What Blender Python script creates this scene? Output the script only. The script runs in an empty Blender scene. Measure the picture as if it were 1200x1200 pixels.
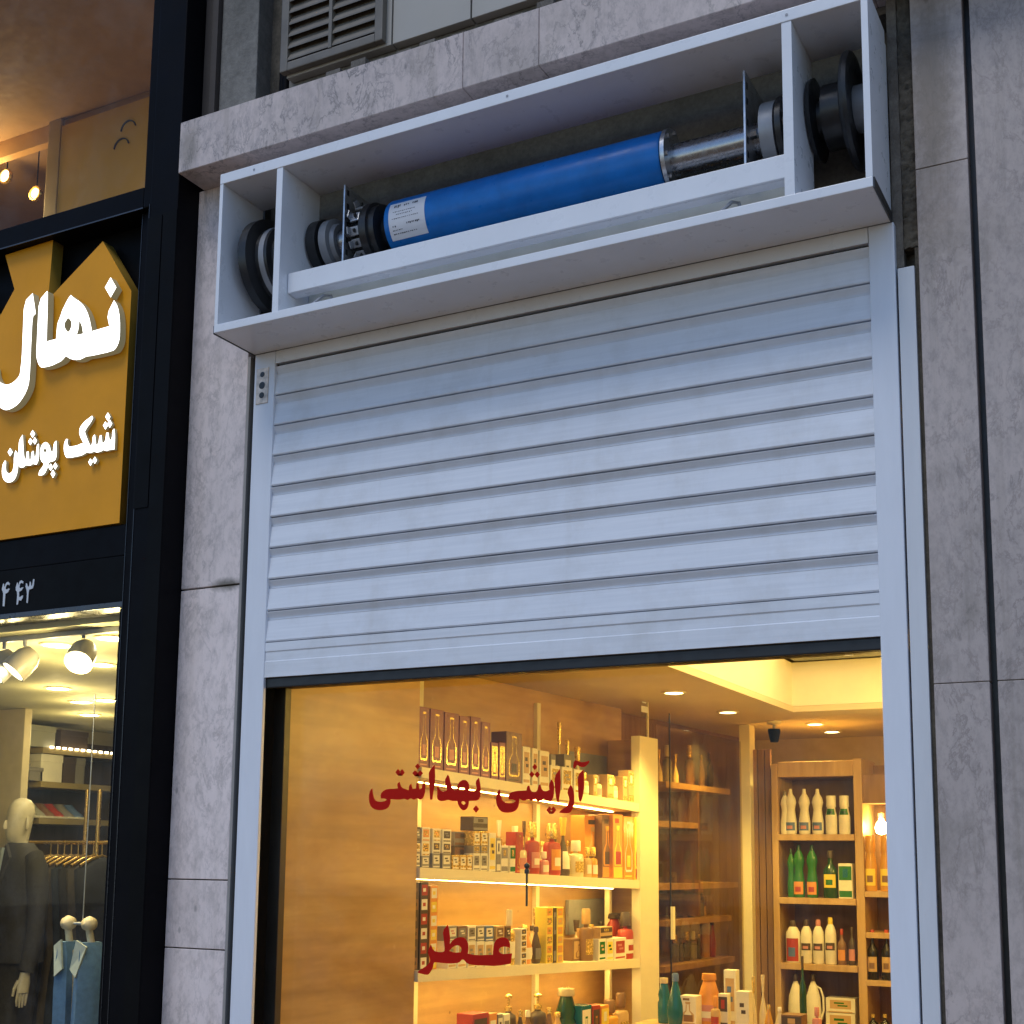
import bpy, bmesh, math, random
import numpy as np
from mathutils import Vector, Matrix

random.seed(7)
R_ = math.radians
SC = bpy.context.scene
COL = SC.collection

# ------------------------------------------------------------------ camera
F, CX, CY = 1540.0, 600.0, 785.0           # focal length and principal point, in 1200 px units
CAM = Vector((1.63, -3.25, 1.60))
YAW, PITCH, ROLL = -0.4827, 0.141, 0.0098
def cam_axes():
    cy, sy, cp, sp = math.cos(YAW), math.sin(YAW), math.cos(PITCH), math.sin(PITCH)
    fwd = Vector((sy*cp, cy*cp, sp)); r = Vector((cy, -sy, 0)); up = r.cross(fwd)
    c, s = math.cos(ROLL), math.sin(ROLL)
    return c*r + s*up, -s*r + c*up, fwd
AR, AU, AF = cam_axes()
cd = bpy.data.cameras.new('camera'); co = bpy.data.objects.new('camera', cd); COL.objects.link(co)
m = Matrix((AR, AU, -AF)).transposed().to_4x4(); m.translation = CAM; co.matrix_world = m
cd.sensor_width = 36; cd.sensor_fit = 'HORIZONTAL'; cd.lens = 36*F/1200
cd.shift_x = 0; cd.shift_y = (CY-600)/1200; cd.clip_start = 0.05; cd.clip_end = 500
SC.camera = co

# ------------------------------------------------------------------ sky, sun, exposure
w = bpy.data.worlds.new('World'); SC.world = w; w.use_nodes = True
nt = w.node_tree; nt.nodes.clear()
sk = nt.nodes.new('ShaderNodeTexSky'); sk.sky_type = 'NISHITA'; sk.sun_disc = False
SUN_EL, SUN_AZ = R_(60), R_(192)            # azimuth clockwise from +y: the light comes over the street
sk.sun_elevation = SUN_EL; sk.sun_rotation = SUN_AZ; sk.air_density = 1.0; sk.dust_density = 0.3; sk.ozone_density = 5.0
bg = nt.nodes.new('ShaderNodeBackground'); bg.inputs['Strength'].default_value = 0.12
ow = nt.nodes.new('ShaderNodeOutputWorld')
nt.links.new(sk.outputs[0], bg.inputs[0]); nt.links.new(bg.outputs[0], ow.inputs[0])
sl = bpy.data.lights.new('sun', 'SUN'); sl.energy = 0.95; sl.angle = R_(22); sl.color = (1.0, 0.97, 0.93)
so = bpy.data.objects.new('sun', sl); COL.objects.link(so)
d = Vector((math.sin(SUN_AZ)*math.cos(SUN_EL), math.cos(SUN_AZ)*math.cos(SUN_EL), math.sin(SUN_EL)))
so.rotation_euler = d.to_track_quat('Z', 'Y').to_euler()
SC.view_settings.view_transform = 'Standard'; SC.view_settings.look = 'None'
SC.view_settings.exposure = 0.33; SC.view_settings.gamma = 1.0
try:
    SC.cycles.max_bounces = 8; SC.cycles.transparent_max_bounces = 12; SC.cycles.diffuse_bounces = 4
    SC.cycles.sample_clamp_indirect = 6.0; SC.cycles.use_denoising = True
    SC.cycles.caustics_reflective = False; SC.cycles.caustics_refractive = False
except Exception: pass

# ------------------------------------------------------------------ measuring helpers (photo pixel -> point on a real plane)
def ray(x, y): return AR*((x-CX)/F) - AU*((y-CY)/F) + AF
def aty(x, y, Y): d = ray(x, y); return CAM + d*((Y-CAM.y)/d.y)
def atx(x, y, X): d = ray(x, y); return CAM + d*((X-CAM.x)/d.x)
def atz(x, y, Z): d = ray(x, y); return CAM + d*((Z-CAM.z)/d.z)
def atw(x, y, p0, dv):
    d = ray(x, y); n = Vector((-dv[1], dv[0], 0)); t = n.dot(Vector((p0[0], p0[1], 0))-CAM)/n.dot(d); return CAM + d*t

# ------------------------------------------------------------------ materials
MATS = {}
def nodes(name):
    mt = bpy.data.materials.new(name); mt.use_nodes = True; n = mt.node_tree; n.nodes.clear()
    o = n.nodes.new('ShaderNodeOutputMaterial'); b = n.nodes.new('ShaderNodeBsdfPrincipled'); n.links.new(b.outputs[0], o.inputs[0])
    return mt, n, b
def lk(n, a, b): n.links.new(a, b)
def ramp(n, stops):
    r = n.nodes.new('ShaderNodeValToRGB'); e = r.color_ramp.elements
    while len(e) < len(stops): e.new(0.5)
    for i, (p, c) in enumerate(stops):
        e[i].position = p; e[i].color = (c, c, c, 1) if isinstance(c, (int, float)) else (*c, 1)
    return r
def noise(n, vec, scale, detail=6, rough=0.6, dist=0.0):
    t = n.nodes.new('ShaderNodeTexNoise'); t.inputs['Scale'].default_value = scale; t.inputs['Detail'].default_value = detail
    t.inputs['Roughness'].default_value = rough; t.inputs['Distortion'].default_value = dist
    if vec is not None: lk(n, vec, t.inputs['Vector'])
    return t
def coords(n, scale=(1, 1, 1)):
    tc = n.nodes.new('ShaderNodeTexCoord'); mp = n.nodes.new('ShaderNodeMapping'); mp.inputs['Scale'].default_value = scale
    lk(n, tc.outputs['Object'], mp.inputs['Vector']); return mp.outputs[0]
def mix(n, fac, a, b, mode='MIX'):
    x = n.nodes.new('ShaderNodeMix'); x.data_type = 'RGBA'; x.blend_type = mode
    for s, v in ((0, fac), (6, a), (7, b)):
        if hasattr(v, 'is_linked') or hasattr(v, 'links'): lk(n, v, x.inputs[s])
        elif s == 0: x.inputs[0].default_value = v
        else: x.inputs[s].default_value = (*v, 1)
    return x.outputs[2]
def bump(n, b, h, strength, dist=0.01):
    u = n.nodes.new('ShaderNodeBump'); u.inputs['Strength'].default_value = strength; u.inputs['Distance'].default_value = dist
    lk(n, h, u.inputs['Height']); lk(n, u.outputs[0], b.inputs['Normal'])

def paint(name, col, rough=0.5, metal=0.0, var=0.12, scale=9, stretch=(1, 1, 1), bmp=0.0, spec=0.5, coat=0.0):
    if name in MATS: return MATS[name]
    mt, n, b = nodes(name); v = coords(n, stretch)
    t = noise(n, v, scale); r = ramp(n, [(0.3, 1-var), (0.7, 1+var*0.6)]); lk(n, t.outputs[0], r.inputs[0])
    c = mix(n, 1.0, col, r.outputs[0], 'MULTIPLY'); lk(n, c, b.inputs['Base Color'])
    t2 = noise(n, v, scale*3); r2 = ramp(n, [(0.3, max(0.03, rough-0.1)), (0.75, min(1, rough+0.12))]); lk(n, t2.outputs[0], r2.inputs[0]); lk(n, r2.outputs[0], b.inputs['Roughness'])
    b.inputs['Metallic'].default_value = metal; b.inputs['Specular IOR Level'].default_value = spec; b.inputs['Coat Weight'].default_value = coat
    if bmp: bump(n, b, t2.outputs[0], bmp, 0.004)
    MATS[name] = mt; return mt
def glow(name, col, strength):
    if name in MATS: return MATS[name]
    mt = bpy.data.materials.new(name); mt.use_nodes = True; n = mt.node_tree; n.nodes.clear()
    o = n.nodes.new('ShaderNodeOutputMaterial'); e = n.nodes.new('ShaderNodeEmission'); e.inputs[0].default_value = (*col, 1); e.inputs[1].default_value = strength
    lk(n, e.outputs[0], o.inputs[0]); MATS[name] = mt; return mt
def glassmat(name, tint=(1, 1, 1), refl=0.9, ior=1.45):
    if name in MATS: return MATS[name]
    mt = bpy.data.materials.new(name); mt.use_nodes = True; n = mt.node_tree; n.nodes.clear()
    o = n.nodes.new('ShaderNodeOutputMaterial'); t = n.nodes.new('ShaderNodeBsdfTransparent'); g = n.nodes.new('ShaderNodeBsdfGlossy')
    fr = n.nodes.new('ShaderNodeFresnel'); fr.inputs[0].default_value = ior; mx = n.nodes.new('ShaderNodeMixShader')
    t.inputs[0].default_value = (*tint, 1); g.inputs[0].default_value = (refl, refl, refl, 1); g.inputs['Roughness'].default_value = 0.01
    ge = n.nodes.new('ShaderNodeNewGeometry'); iv = n.nodes.new('ShaderNodeMath'); iv.operation = 'SUBTRACT'; iv.inputs[0].default_value = 1.0; lk(n, ge.outputs['Backfacing'], iv.inputs[1])
    ml = n.nodes.new('ShaderNodeMath'); ml.operation = 'MULTIPLY'; lk(n, fr.outputs[0], ml.inputs[0]); lk(n, iv.outputs[0], ml.inputs[1])   # one reflection per pane
    lk(n, ml.outputs[0], mx.inputs[0]); lk(n, t.outputs[0], mx.inputs[1]); lk(n, g.outputs[0], mx.inputs[2])
    df = n.nodes.new('ShaderNodeBsdfDiffuse'); df.inputs[0].default_value = (.6, .58, .55, 1); dn = noise(n, coords(n), 4, 9, 0.75); dr = ramp(n, [(0.46, 0.004), (0.74, 0.045)]); lk(n, dn.outputs[0], dr.inputs[0])
    m2 = n.nodes.new('ShaderNodeMixShader'); lk(n, dr.outputs[0], m2.inputs[0]); lk(n, mx.outputs[0], m2.inputs[1]); lk(n, df.outputs[0], m2.inputs[2]); lk(n, m2.outputs[0], o.inputs[0])
    MATS[name] = mt; return mt
def marble(name, base, vein, dirt, dirt_amt=0.35, vs=3.0, rough=0.45, seedv=0.0, vamt=0.55):
    mt, n, b = nodes(name); tc = n.nodes.new('ShaderNodeTexCoord'); mp = n.nodes.new('ShaderNodeMapping')
    mp.inputs['Location'].default_value = (seedv, seedv*0.7, seedv*1.3); mp.inputs['Rotation'].default_value = (0, R_(38), 0); mp.inputs['Scale'].default_value = (1, 1, 0.55)
    lk(n, tc.outputs['Object'], mp.inputs[0]); v = mp.outputs[0]
    big = noise(n, v, 2.2, 5, 0.6); rb = ramp(n, [(0.3, tuple(x*0.84 for x in base)), (0.7, tuple(min(1, x*1.1) for x in base))]); lk(n, big.outputs[0], rb.inputs[0])
    # thin grey veins where a distorted noise crosses one half
    vn = noise(n, v, vs*3.2, 10, 0.68, 0.35); rv = ramp(n, [(0.472, 0), (0.498, 1), (0.502, 1), (0.528, 0)]); lk(n, vn.outputs[0], rv.inputs[0])
    msk = noise(n, v, vs*1.6, 5, 0.6); rm = ramp(n, [(0.36, 0.06), (0.70, vamt)]); lk(n, msk.outputs[0], rm.inputs[0])
    mv = n.nodes.new('ShaderNodeMath'); mv.operation = 'MULTIPLY'; lk(n, rv.outputs[0], mv.inputs[0]); lk(n, rm.outputs[0], mv.inputs[1])
    c = mix(n, mv.outputs[0], rb.outputs[0], vein)
    # fine speckle and blotchy dirt
    sp = noise(n, v, 38, 8, 0.75); rs = ramp(n, [(0.36, 0.80), (0.54, 1.04)]); lk(n, sp.outputs[0], rs.inputs[0])
    c = mix(n, 1.0, c, rs.outputs[0], 'MULTIPLY')
    dn = noise(n, tc.outputs['Object'], 3.3, 8, 0.68); rd = ramp(n, [(0.52, 0), (0.72, dirt_amt)]); lk(n, dn.outputs[0], rd.inputs[0])
    c = mix(n, rd.outputs[0], c, dirt)
    gi = n.nodes.new('ShaderNodeNewGeometry'); ri = ramp(n, [(0.0, 0.88), (1.0, 1.07)]); lk(n, gi.outputs['Random Per Island'], ri.inputs[0])
    c = mix(n, 1.0, c, ri.outputs[0], 'MULTIPLY')
    ms = n.nodes.new('ShaderNodeMapping'); ms.inputs['Scale'].default_value = (26, 26, 1.1); lk(n, tc.outputs['Object'], ms.inputs[0])
    sk_ = noise(n, ms.outputs[0], 1.0, 5, 0.6); rk = ramp(n, [(0.54, 0), (0.74, dirt_amt*0.8)]); lk(n, sk_.outputs[0], rk.inputs[0]); c = mix(n, rk.outputs[0], c, dirt)
    # small dark pits
    pt = n.nodes.new('ShaderNodeTexVoronoi'); pt.inputs['Scale'].default_value = 10; lk(n, v, pt.inputs['Vector']); rp = ramp(n, [(0.035, 1), (0.07, 0)]); lk(n, pt.outputs[0], rp.inputs[0])
    pm = n.nodes.new('ShaderNodeMath'); pm.operation = 'MULTIPLY'; pm.inputs[1].default_value = 0.6; lk(n, rp.outputs[0], pm.inputs[0])
    c = mix(n, pm.outputs[0], c, vein)
    lk(n, c, b.inputs['Base Color'])
    rr = ramp(n, [(0.3, rough-0.1), (0.7, rough+0.2)]); lk(n, sp.outputs[0], rr.inputs[0]); lk(n, rr.outputs[0], b.inputs['Roughness'])
    bump(n, b, sp.outputs[0], 0.15, 0.002); MATS[name] = mt; return mt
def add_stain(mt, cx, cz, rx, rz, col, amt):
    n = mt.node_tree; b = next(x for x in n.nodes if x.type == 'BSDF_PRINCIPLED'); src = b.inputs['Base Color'].links[0].from_socket
    tc = n.nodes.new('ShaderNodeTexCoord'); mp = n.nodes.new('ShaderNodeMapping'); mp.vector_type = 'POINT'
    mp.inputs['Location'].default_value = (-cx/rx, 0, -cz/rz); mp.inputs['Scale'].default_value = (1/rx, 0, 1/rz); lk(n, tc.outputs['Object'], mp.inputs[0])
    ln = n.nodes.new('ShaderNodeVectorMath'); ln.operation = 'LENGTH'; lk(n, mp.outputs[0], ln.inputs[0])
    t = noise(n, tc.outputs['Object'], 30, 8, 0.75); ad = n.nodes.new('ShaderNodeMath'); ad.operation = 'ADD'; lk(n, ln.outputs['Value'], ad.inputs[0]); lk(n, t.outputs[0], ad.inputs[1])
    r = ramp(n, [(0.55, amt), (1.0, 0)]); sb = n.nodes.new('ShaderNodeMath'); sb.operation = 'MULTIPLY'; sb.inputs[1].default_value = 0.7; lk(n, ad.outputs[0], sb.inputs[0]); lk(n, sb.outputs[0], r.inputs[0])
    lk(n, mix(n, r.outputs[0], src, col), b.inputs['Base Color'])
def concrete(name, base, dark, scale=7, rough=0.9, bmp=0.5):
    mt, n, b = nodes(name); v = coords(n)
    a = noise(n, v, scale, 10, 0.7); r = ramp(n, [(0.3, dark), (0.72, base)]); lk(n, a.outputs[0], r.inputs[0])
    f = noise(n, v, scale*12, 5, 0.7); rf = ramp(n, [(0.3, 0.75), (0.7, 1.15)]); lk(n, f.outputs[0], rf.inputs[0])
    c = mix(n, 1.0, r.outputs[0], rf.outputs[0], 'MULTIPLY'); lk(n, c, b.inputs['Base Color']); b.inputs['Roughness'].default_value = rough
    bump(n, b, f.outputs[0], bmp, 0.006); MATS[name] = mt; return mt
def stone_brown(name):
    mt, n, b = nodes(name); v = coords(n, (1, 1, 2.6))
    a = noise(n, v, 1.7, 7, 0.6, 0.4); r = ramp(n, [(0.28, (0.38, 0.215, 0.080)), (0.5, (0.51, 0.315, 0.125)), (0.74, (0.62, 0.42, 0.19))]); lk(n, a.outputs[0], r.inputs[0])
    bd = noise(n, coords(n, (0.5, 0.5, 9)), 1.6, 5, 0.55); rb = ramp(n, [(0.35, 0.82), (0.6, 1.06)]); lk(n, bd.outputs[0], rb.inputs[0])
    c = mix(n, 1.0, r.outputs[0], rb.outputs[0], 'MULTIPLY')
    s = noise(n, coords(n), 14, 8, 0.75); rs = ramp(n, [(0.62, 0), (0.74, 0.55)]); lk(n, s.outputs[0], rs.inputs[0])
    c = mix(n, rs.outputs[0], c, (0.66, 0.47, 0.26))
    pt = n.nodes.new('ShaderNodeTexVoronoi'); pt.inputs['Scale'].default_value = 6; lk(n, coords(n), pt.inputs['Vector']); rp = ramp(n, [(0.03, 0.8), (0.06, 0)]); lk(n, pt.outputs[0], rp.inputs[0])
    c = mix(n, rp.outputs[0], c, (0.10, 0.05, 0.02)); lk(n, c, b.inputs['Base Color'])
    b.inputs['Roughness'].default_value = 0.33; bump(n, b, s.outputs[0], 0.08, 0.003); MATS[name] = mt; return mt
def wood(name, a, c2, rough=0.45, stretch=(14, 14, 1.2)):
    if name in MATS: return MATS[name]
    mt, n, b = nodes(name); v = coords(n, stretch)
    t = noise(n, v, 1.6, 8, 0.65, 0.5); r = ramp(n, [(0.3, a), (0.72, c2)]); lk(n, t.outputs[0], r.inputs[0]); lk(n, r.outputs[0], b.inputs['Base Color'])
    b.inputs['Roughness'].default_value = rough; bump(n, b, t.outputs[0], 0.12, 0.002); MATS[name] = mt; return mt
def shutter_paint(name):
    mt, n, b = nodes(name)
    a = noise(n, coords(n, (1.0, 1, 30)), 3.0, 6, 0.6); r = ramp(n, [(0.3, (0.665, 0.70, 0.765)), (0.7, (0.755, 0.785, 0.845))]); lk(n, a.outputs[0], r.inputs[0])
    s = noise(n, coords(n, (40, 1, 2.5)), 1.2, 6, 0.7); rs = ramp(n, [(0.3, 0.99), (0.6, 1.0)]); lk(n, s.outputs[0], rs.inputs[0])
    g = noise(n, coords(n), 5, 8, 0.7); rg = ramp(n, [(0.48, 0), (0.75, 0.38)]); lk(n, g.outputs[0], rg.inputs[0])
    c = mix(n, 1.0, r.outputs[0], rs.outputs[0], 'MULTIPLY'); c = mix(n, rg.outputs[0], c, (0.45, 0.43, 0.40))
    gi = n.nodes.new('ShaderNodeNewGeometry'); ri = ramp(n, [(0.0, 0.955), (1.0, 1.01)]); lk(n, gi.outputs['Random Per Island'], ri.inputs[0]); c = mix(n, 1.0, c, ri.outputs[0], 'MULTIPLY')
    dr = noise(n, coords(n, (17, 1, 0.9)), 1.0, 6, 0.65); rd = ramp(n, [(0.58, 0), (0.80, 0.16)]); lk(n, dr.outputs[0], rd.inputs[0]); c = mix(n, rd.outputs[0], c, (0.42, 0.39, 0.35))
    lk(n, c, b.inputs['Base Color'])
    rr = ramp(n, [(0.3, 0.28), (0.7, 0.42)]); lk(n, s.outputs[0], rr.inputs[0]); lk(n, rr.outputs[0], b.inputs['Roughness'])
    MATS[name] = mt; return mt

MARB_L = marble('marble_pale', (0.78, 0.68, 0.66), (0.29, 0.26, 0.255), (0.38, 0.335, 0.28), 0.25, 3.0)
MARB_T = marble('marble_lintel', (0.56, 0.475, 0.45), (0.15, 0.14, 0.14), (0.22, 0.19, 0.15), 0.4, 4.5, seedv=4.1, vamt=0.9)
MARB_R = marble('marble_grey', (0.48, 0.41, 0.385), (0.13, 0.105, 0.10), (0.18, 0.155, 0.125), 0.6, 3.4, seedv=9.3)
add_stain(MARB_L, -1.115, 2.458, 0.085, 0.030, (0.13, 0.115, 0.09), 0.9)
add_stain(MARB_L, -1.10, 3.80, 0.16, 0.16, (0.30, 0.21, 0.13), 0.6)
add_stain(MARB_T, -1.24, 3.93, 0.06, 0.12, (0.20, 0.17, 0.13), 0.6)
add_stain(MARB_R, 1.12, 3.55, 0.09, 0.5, (0.17, 0.135, 0.10), 0.75)
CEM = concrete('dirty_cement', (0.15, 0.13, 0.10), (0.035, 0.03, 0.024), 9)
CONC = concrete('concrete', (0.25, 0.24, 0.225), (0.13, 0.125, 0.115), 4)
MORT = concrete('mortar', (0.22, 0.20, 0.175), (0.07, 0.06, 0.05), 11)
ASPH = concrete('paving', (0.27, 0.175, 0.098), (0.19, 0.12, 0.066), 2.5)
BOXW = paint('white_enamel', (0.75, 0.775, 0.825), 0.33, var=0.05, scale=6)
SHUT = shutter_paint('shutter_enamel')
GUID = paint('guide_enamel', (0.71, 0.745, 0.82), 0.4, var=0.05, scale=4, stretch=(6, 6, 1))
FLSH = paint('flashing_enamel', (0.62, 0.64, 0.68), 0.42, var=0.06, scale=4, stretch=(6, 6, 1))
RUBB = paint('black_rubber', (0.012, 0.013, 0.015), 0.45, var=0.2)
BLKM = paint('black_metal', (0.014, 0.015, 0.017), 0.38, var=0.3, scale=14)
BRNF = paint('brown_frame', (0.060, 0.046, 0.034), 0.4, var=0.2)
DARK = paint('dark_cladding', (0.0045, 0.0045, 0.006), 0.45, var=0.25, scale=5, spec=0.05)
DARK2 = paint('dark_panel', (0.005, 0.005, 0.0055), 0.45, var=0.25, scale=5, spec=0.05)
TRIM = paint('dark_trim_edge', (0.075, 0.078, 0.085), 0.3, 0.6, var=0.2)
STEEL = paint('galvanised_steel', (0.55, 0.57, 0.60), 0.34, 0.9, var=0.25, scale=30)
CHROM = paint('bright_steel_tube', (0.36, 0.36, 0.37), 0.27, 0.95, var=0.15, scale=20)
BLUE = paint('blue_motor_paint', (0.002, 0.15, 0.50), 0.36, var=0.2, scale=12, bmp=0.03, spec=0.35)
GREYC = paint('grey_casting', (0.30, 0.31, 0.335), 0.5, 0.3, var=0.2)
STICK = paint('white_sticker', (0.72, 0.72, 0.76), 0.45, var=0.05)
INK = paint('dark_ink', (0.05, 0.055, 0.075), 0.5, var=0.3)
RUST = paint('rusty_plate', (0.66, 0.55, 0.46), 0.4, 0.25, var=0.45, scale=40)
GOLD = paint('gold_sign_sheet', (0.76, 0.32, 0.014), 0.4, 0.0, var=0.14, scale=2.6, spec=0.15)
GOLDP = paint('gold_backing_sheet', (0.56, 0.33, 0.06), 0.5, 0.0, var=0.08, scale=2, spec=0.2)
LETF = glow('letter_light', (1.0, 0.985, 0.95), 2.6)
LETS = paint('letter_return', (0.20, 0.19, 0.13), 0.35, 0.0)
_b = next(x for x in LETS.node_tree.nodes if x.type == 'BSDF_PRINCIPLED'); _b.inputs['Emission Color'].default_value = (1, .88, .5, 1); _b.inputs['Emission Strength'].default_value = 0.10  # weak glow added to the letter sides to light the gold sheet
NUMW = paint('number_white', (0.55, 0.58, 0.62), 0.5, var=0.1)
BEIGE = paint('beige_metal_panel', (0.40, 0.375, 0.335), 0.5, var=0.08, scale=3)
VENT = paint('vent_metal', (0.15, 0.132, 0.108), 0.5, var=0.25, scale=8)
REDT = paint('red_vinyl', (0.50, 0.012, 0.006), 0.6, var=0.08, spec=0.08)
GLASS = glassmat('window_glass', (0.97, 0.975, 0.96), 0.34)
STONE = stone_brown('brown_stone')
CREAM = paint('cream_laminate', (0.82, 0.74, 0.50), 0.4, var=0.04, scale=4)
CEIL = paint('ceiling_paint', (0.66, 0.56, 0.40), 0.75, var=0.04, scale=3)
COFF = paint('coffer_paint', (0.80, 0.75, 0.62), 0.7, var=0.04, scale=3)
DWOOD = wood('dark_wood', (0.06, 0.038, 0.02), (0.13, 0.085, 0.045))
MWOOD = wood('mid_wood', (0.42, 0.26, 0.11), (0.60, 0.41, 0.20))
BWOOD = wood('brown_wood', (0.19, 0.10, 0.045), (0.30, 0.17, 0.08))
FLOOR = paint('shop_floor', (0.32, 0.27, 0.21), 0.3, var=0.1)
WARM = (1.0, 0.69, 0.16)

# ------------------------------------------------------------------ mesh helpers
class MB:
    def __init__(s): s.bm = bmesh.new()
    def _tag(s, faces, mi):
        for f in faces: f.material_index = mi
    def box(s, x0, x1, y0, y1, z0, z1, mi=0, bev=0.0, seg=2):
        r = bmesh.ops.create_cube(s.bm, size=1.0); vs = r['verts']
        for v in vs: v.co = Vector((x0+(v.co.x+.5)*(x1-x0), y0+(v.co.y+.5)*(y1-y0), z0+(v.co.z+.5)*(z1-z0)))
        fs = list({f for v in vs for f in v.link_faces}); s._tag(fs, mi)
        if bev > 0:
            es = list({e for v in vs for e in v.link_edges})
            q = bmesh.ops.bevel(s.bm, geom=es, offset=bev, segments=seg, affect='EDGES', profile=0.6); s._tag(q['faces'], mi)
        return s
    def poly(s, pts, mi=0):
        f = s.bm.faces.new([s.bm.verts.new(p) for p in pts]); f.material_index = mi; return s
    def prism(s, pts, vec, mi=0):
        vec = Vector(vec); a = [s.bm.verts.new(p) for p in pts]; b = [s.bm.verts.new(Vector(p)+vec) for p in pts]; n = len(a)
        fs = [s.bm.faces.new(a), s.bm.faces.new(b[::-1])] + [s.bm.faces.new((a[i], b[i], b[(i+1) % n], a[(i+1) % n])) for i in range(n)]
        s._tag(fs, mi); return s
    def lathe(s, prof, c=(0, 0, 0), axis='Z', seg=24, mi=0, sy=1.0, a0=0.0, a1=2*math.pi):
        full = abs(a1-a0-2*math.pi) < 1e-6; k = seg if full else seg+1; rings = []
        for r, z in prof:
            ring = []
            for i in range(k):
                a = a0+(a1-a0)*i/seg; p = (r*math.cos(a), r*math.sin(a)*sy, z)
                if axis == 'X': p = (p[2], p[0], p[1])
                elif axis == 'Y': p = (p[1], p[2], p[0])
                ring.append(s.bm.verts.new(Vector(p)+Vector(c)))
            rings.append(ring)
        fs = []
        for A, B in zip(rings, rings[1:]):
            for i in range(k if full else k-1): fs.append(s.bm.faces.new((A[i], A[(i+1) % k], B[(i+1) % k], B[i])))
        if full:
            if prof[0][0] > 1e-5: fs.append(s.bm.faces.new(rings[0][::-1]))
            if prof[-1][0] > 1e-5: fs.append(s.bm.faces.new(rings[-1]))
        s._tag(fs, mi); return s
    def tube(s, pts, r, seg=10, mi=0, caps=True):
        pts = [Vector(p) for p in pts]; rs = r if isinstance(r, (list, tuple)) else [r]*len(pts); rings = []; up = None
        for i, p in enumerate(pts):
            t = (pts[min(i+1, len(pts)-1)]-pts[max(i-1, 0)]).normalized()
            if up is None: up = Vector((0, 0, 1)) if abs(t.z) < 0.9 else Vector((1, 0, 0))
            u = (up-t*up.dot(t)).normalized(); up = u; v = t.cross(u)
            rings.append([s.bm.verts.new(p+(u*math.cos(2*math.pi*k/seg)+v*math.sin(2*math.pi*k/seg))*rs[i]) for k in range(seg)])
        fs = []
        for A, B in zip(rings, rings[1:]):
            for i in range(seg): fs.append(s.bm.faces.new((A[i], A[(i+1) % seg], B[(i+1) % seg], B[i])))
        if caps: fs += [s.bm.faces.new(rings[0][::-1]), s.bm.faces.new(rings[-1])]
        s._tag(fs, mi); return s
    def loft(s, rings, mi=0, caps=True):
        R = [[s.bm.verts.new(p) for p in r] for r in rings]; n = len(R[0]); fs = []
        for A, B in zip(R, R[1:]):
            for i in range(n): fs.append(s.bm.faces.new((A[i], A[(i+1) % n], B[(i+1) % n], B[i])))
        if caps: fs += [s.bm.faces.new(R[0][::-1]), s.bm.faces.new(R[-1])]
        s._tag(fs, mi); return s
    def build(s, name, mats, parent=None, world=True, smooth=0, loc=None):
        bmesh.ops.recalc_face_normals(s.bm, faces=s.bm.faces)
        if parent is not None and world:
            off = Vector((0, 0, 0)); p = parent
            while p: off += p.location; p = p.parent
            bmesh.ops.translate(s.bm, verts=s.bm.verts, vec=-off)
        elif parent is None and loc is not None:
            bmesh.ops.translate(s.bm, verts=s.bm.verts, vec=-Vector(loc))
        me = bpy.data.meshes.new(name); s.bm.to_mesh(me); s.bm.free()
        for mm in (mats if isinstance(mats, (list, tuple)) else [mats]): me.materials.append(mm)
        if smooth:
            for p in me.polygons: p.use_smooth = True
            me.set_sharp_from_angle(angle=R_(smooth))
        o = bpy.data.objects.new(name, me); COL.objects.link(o)
        if parent is not None: o.parent = parent
        elif loc is not None: o.location = loc
        return o
def tag(o, label, cat, group=None):
    o['label'] = label; o['category'] = cat
    if group: o['group'] = group
    return o
def thing(name, label, cat, loc=(0, 0, 0), rotz=0.0, group=None):
    o = bpy.data.objects.new(name, None); COL.objects.link(o); o.location = loc; o.rotation_euler = (0, 0, rotz); o.empty_display_size = 0.05
    return tag(o, label, cat, group)
def struct(o): o['kind'] = 'structure'; return o
def copy_thing(src, loc, label):
    c = src.copy(); COL.objects.link(c); c.location = loc; c['label'] = label
    for ch in src.children:
        k = ch.copy(); COL.objects.link(k); k.parent = c
        for g in ch.children:
            h = g.copy(); COL.objects.link(h); h.parent = k
    return c
def outline(name, loops, y, thick, mats, parent=None, off=(0, 0, 0)):
    """flat shape drawn as closed loops of (x, z); front at y, thickness towards +y"""
    cu = bpy.data.curves.new(name, 'CURVE'); cu.dimensions = '2D'; cu.fill_mode = 'BOTH'; cu.extrude = thick/2
    for lp in loops:
        sp = cu.splines.new('POLY'); sp.points.add(len(lp)-1); sp.use_cyclic_u = True
        for p, (x, z) in zip(sp.points, lp): p.co = (x-off[0], z-off[2], 0, 1)
    t = bpy.data.objects.new('tmp', cu); COL.objects.link(t)
    me = bpy.data.meshes.new_from_object(t.evaluated_get(bpy.context.evaluated_depsgraph_get()))
    bpy.data.objects.remove(t); bpy.data.curves.remove(cu)
    for v in me.vertices:
        x, yy, z = v.co; v.co = (x, y+thick/2-z-off[1], yy)
    me.name = name; me.materials.clear()
    for mm in mats: me.materials.append(mm)
    me.update()
    if len(mats) > 1:
        for p in me.polygons: p.material_index = 0 if p.normal.y < -0.9 else 1
    o = bpy.data.objects.new(name, me); COL.objects.link(o)
    if parent is not None: o.parent = parent
    return o
def zl(pts, ox, oy, sc, y):
    """loop traced on an enlarged crop of the photo -> metres on the plane y"""
    out = []
    for a, b in pts:
        p = aty(ox+a/sc, oy+b/sc, y); out.append((p.x, p.z))
    return out
def dia(cx, cy, rx, ry): return [(cx, cy-ry), (cx+rx, cy), (cx, cy+ry), (cx-rx, cy)]
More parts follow.
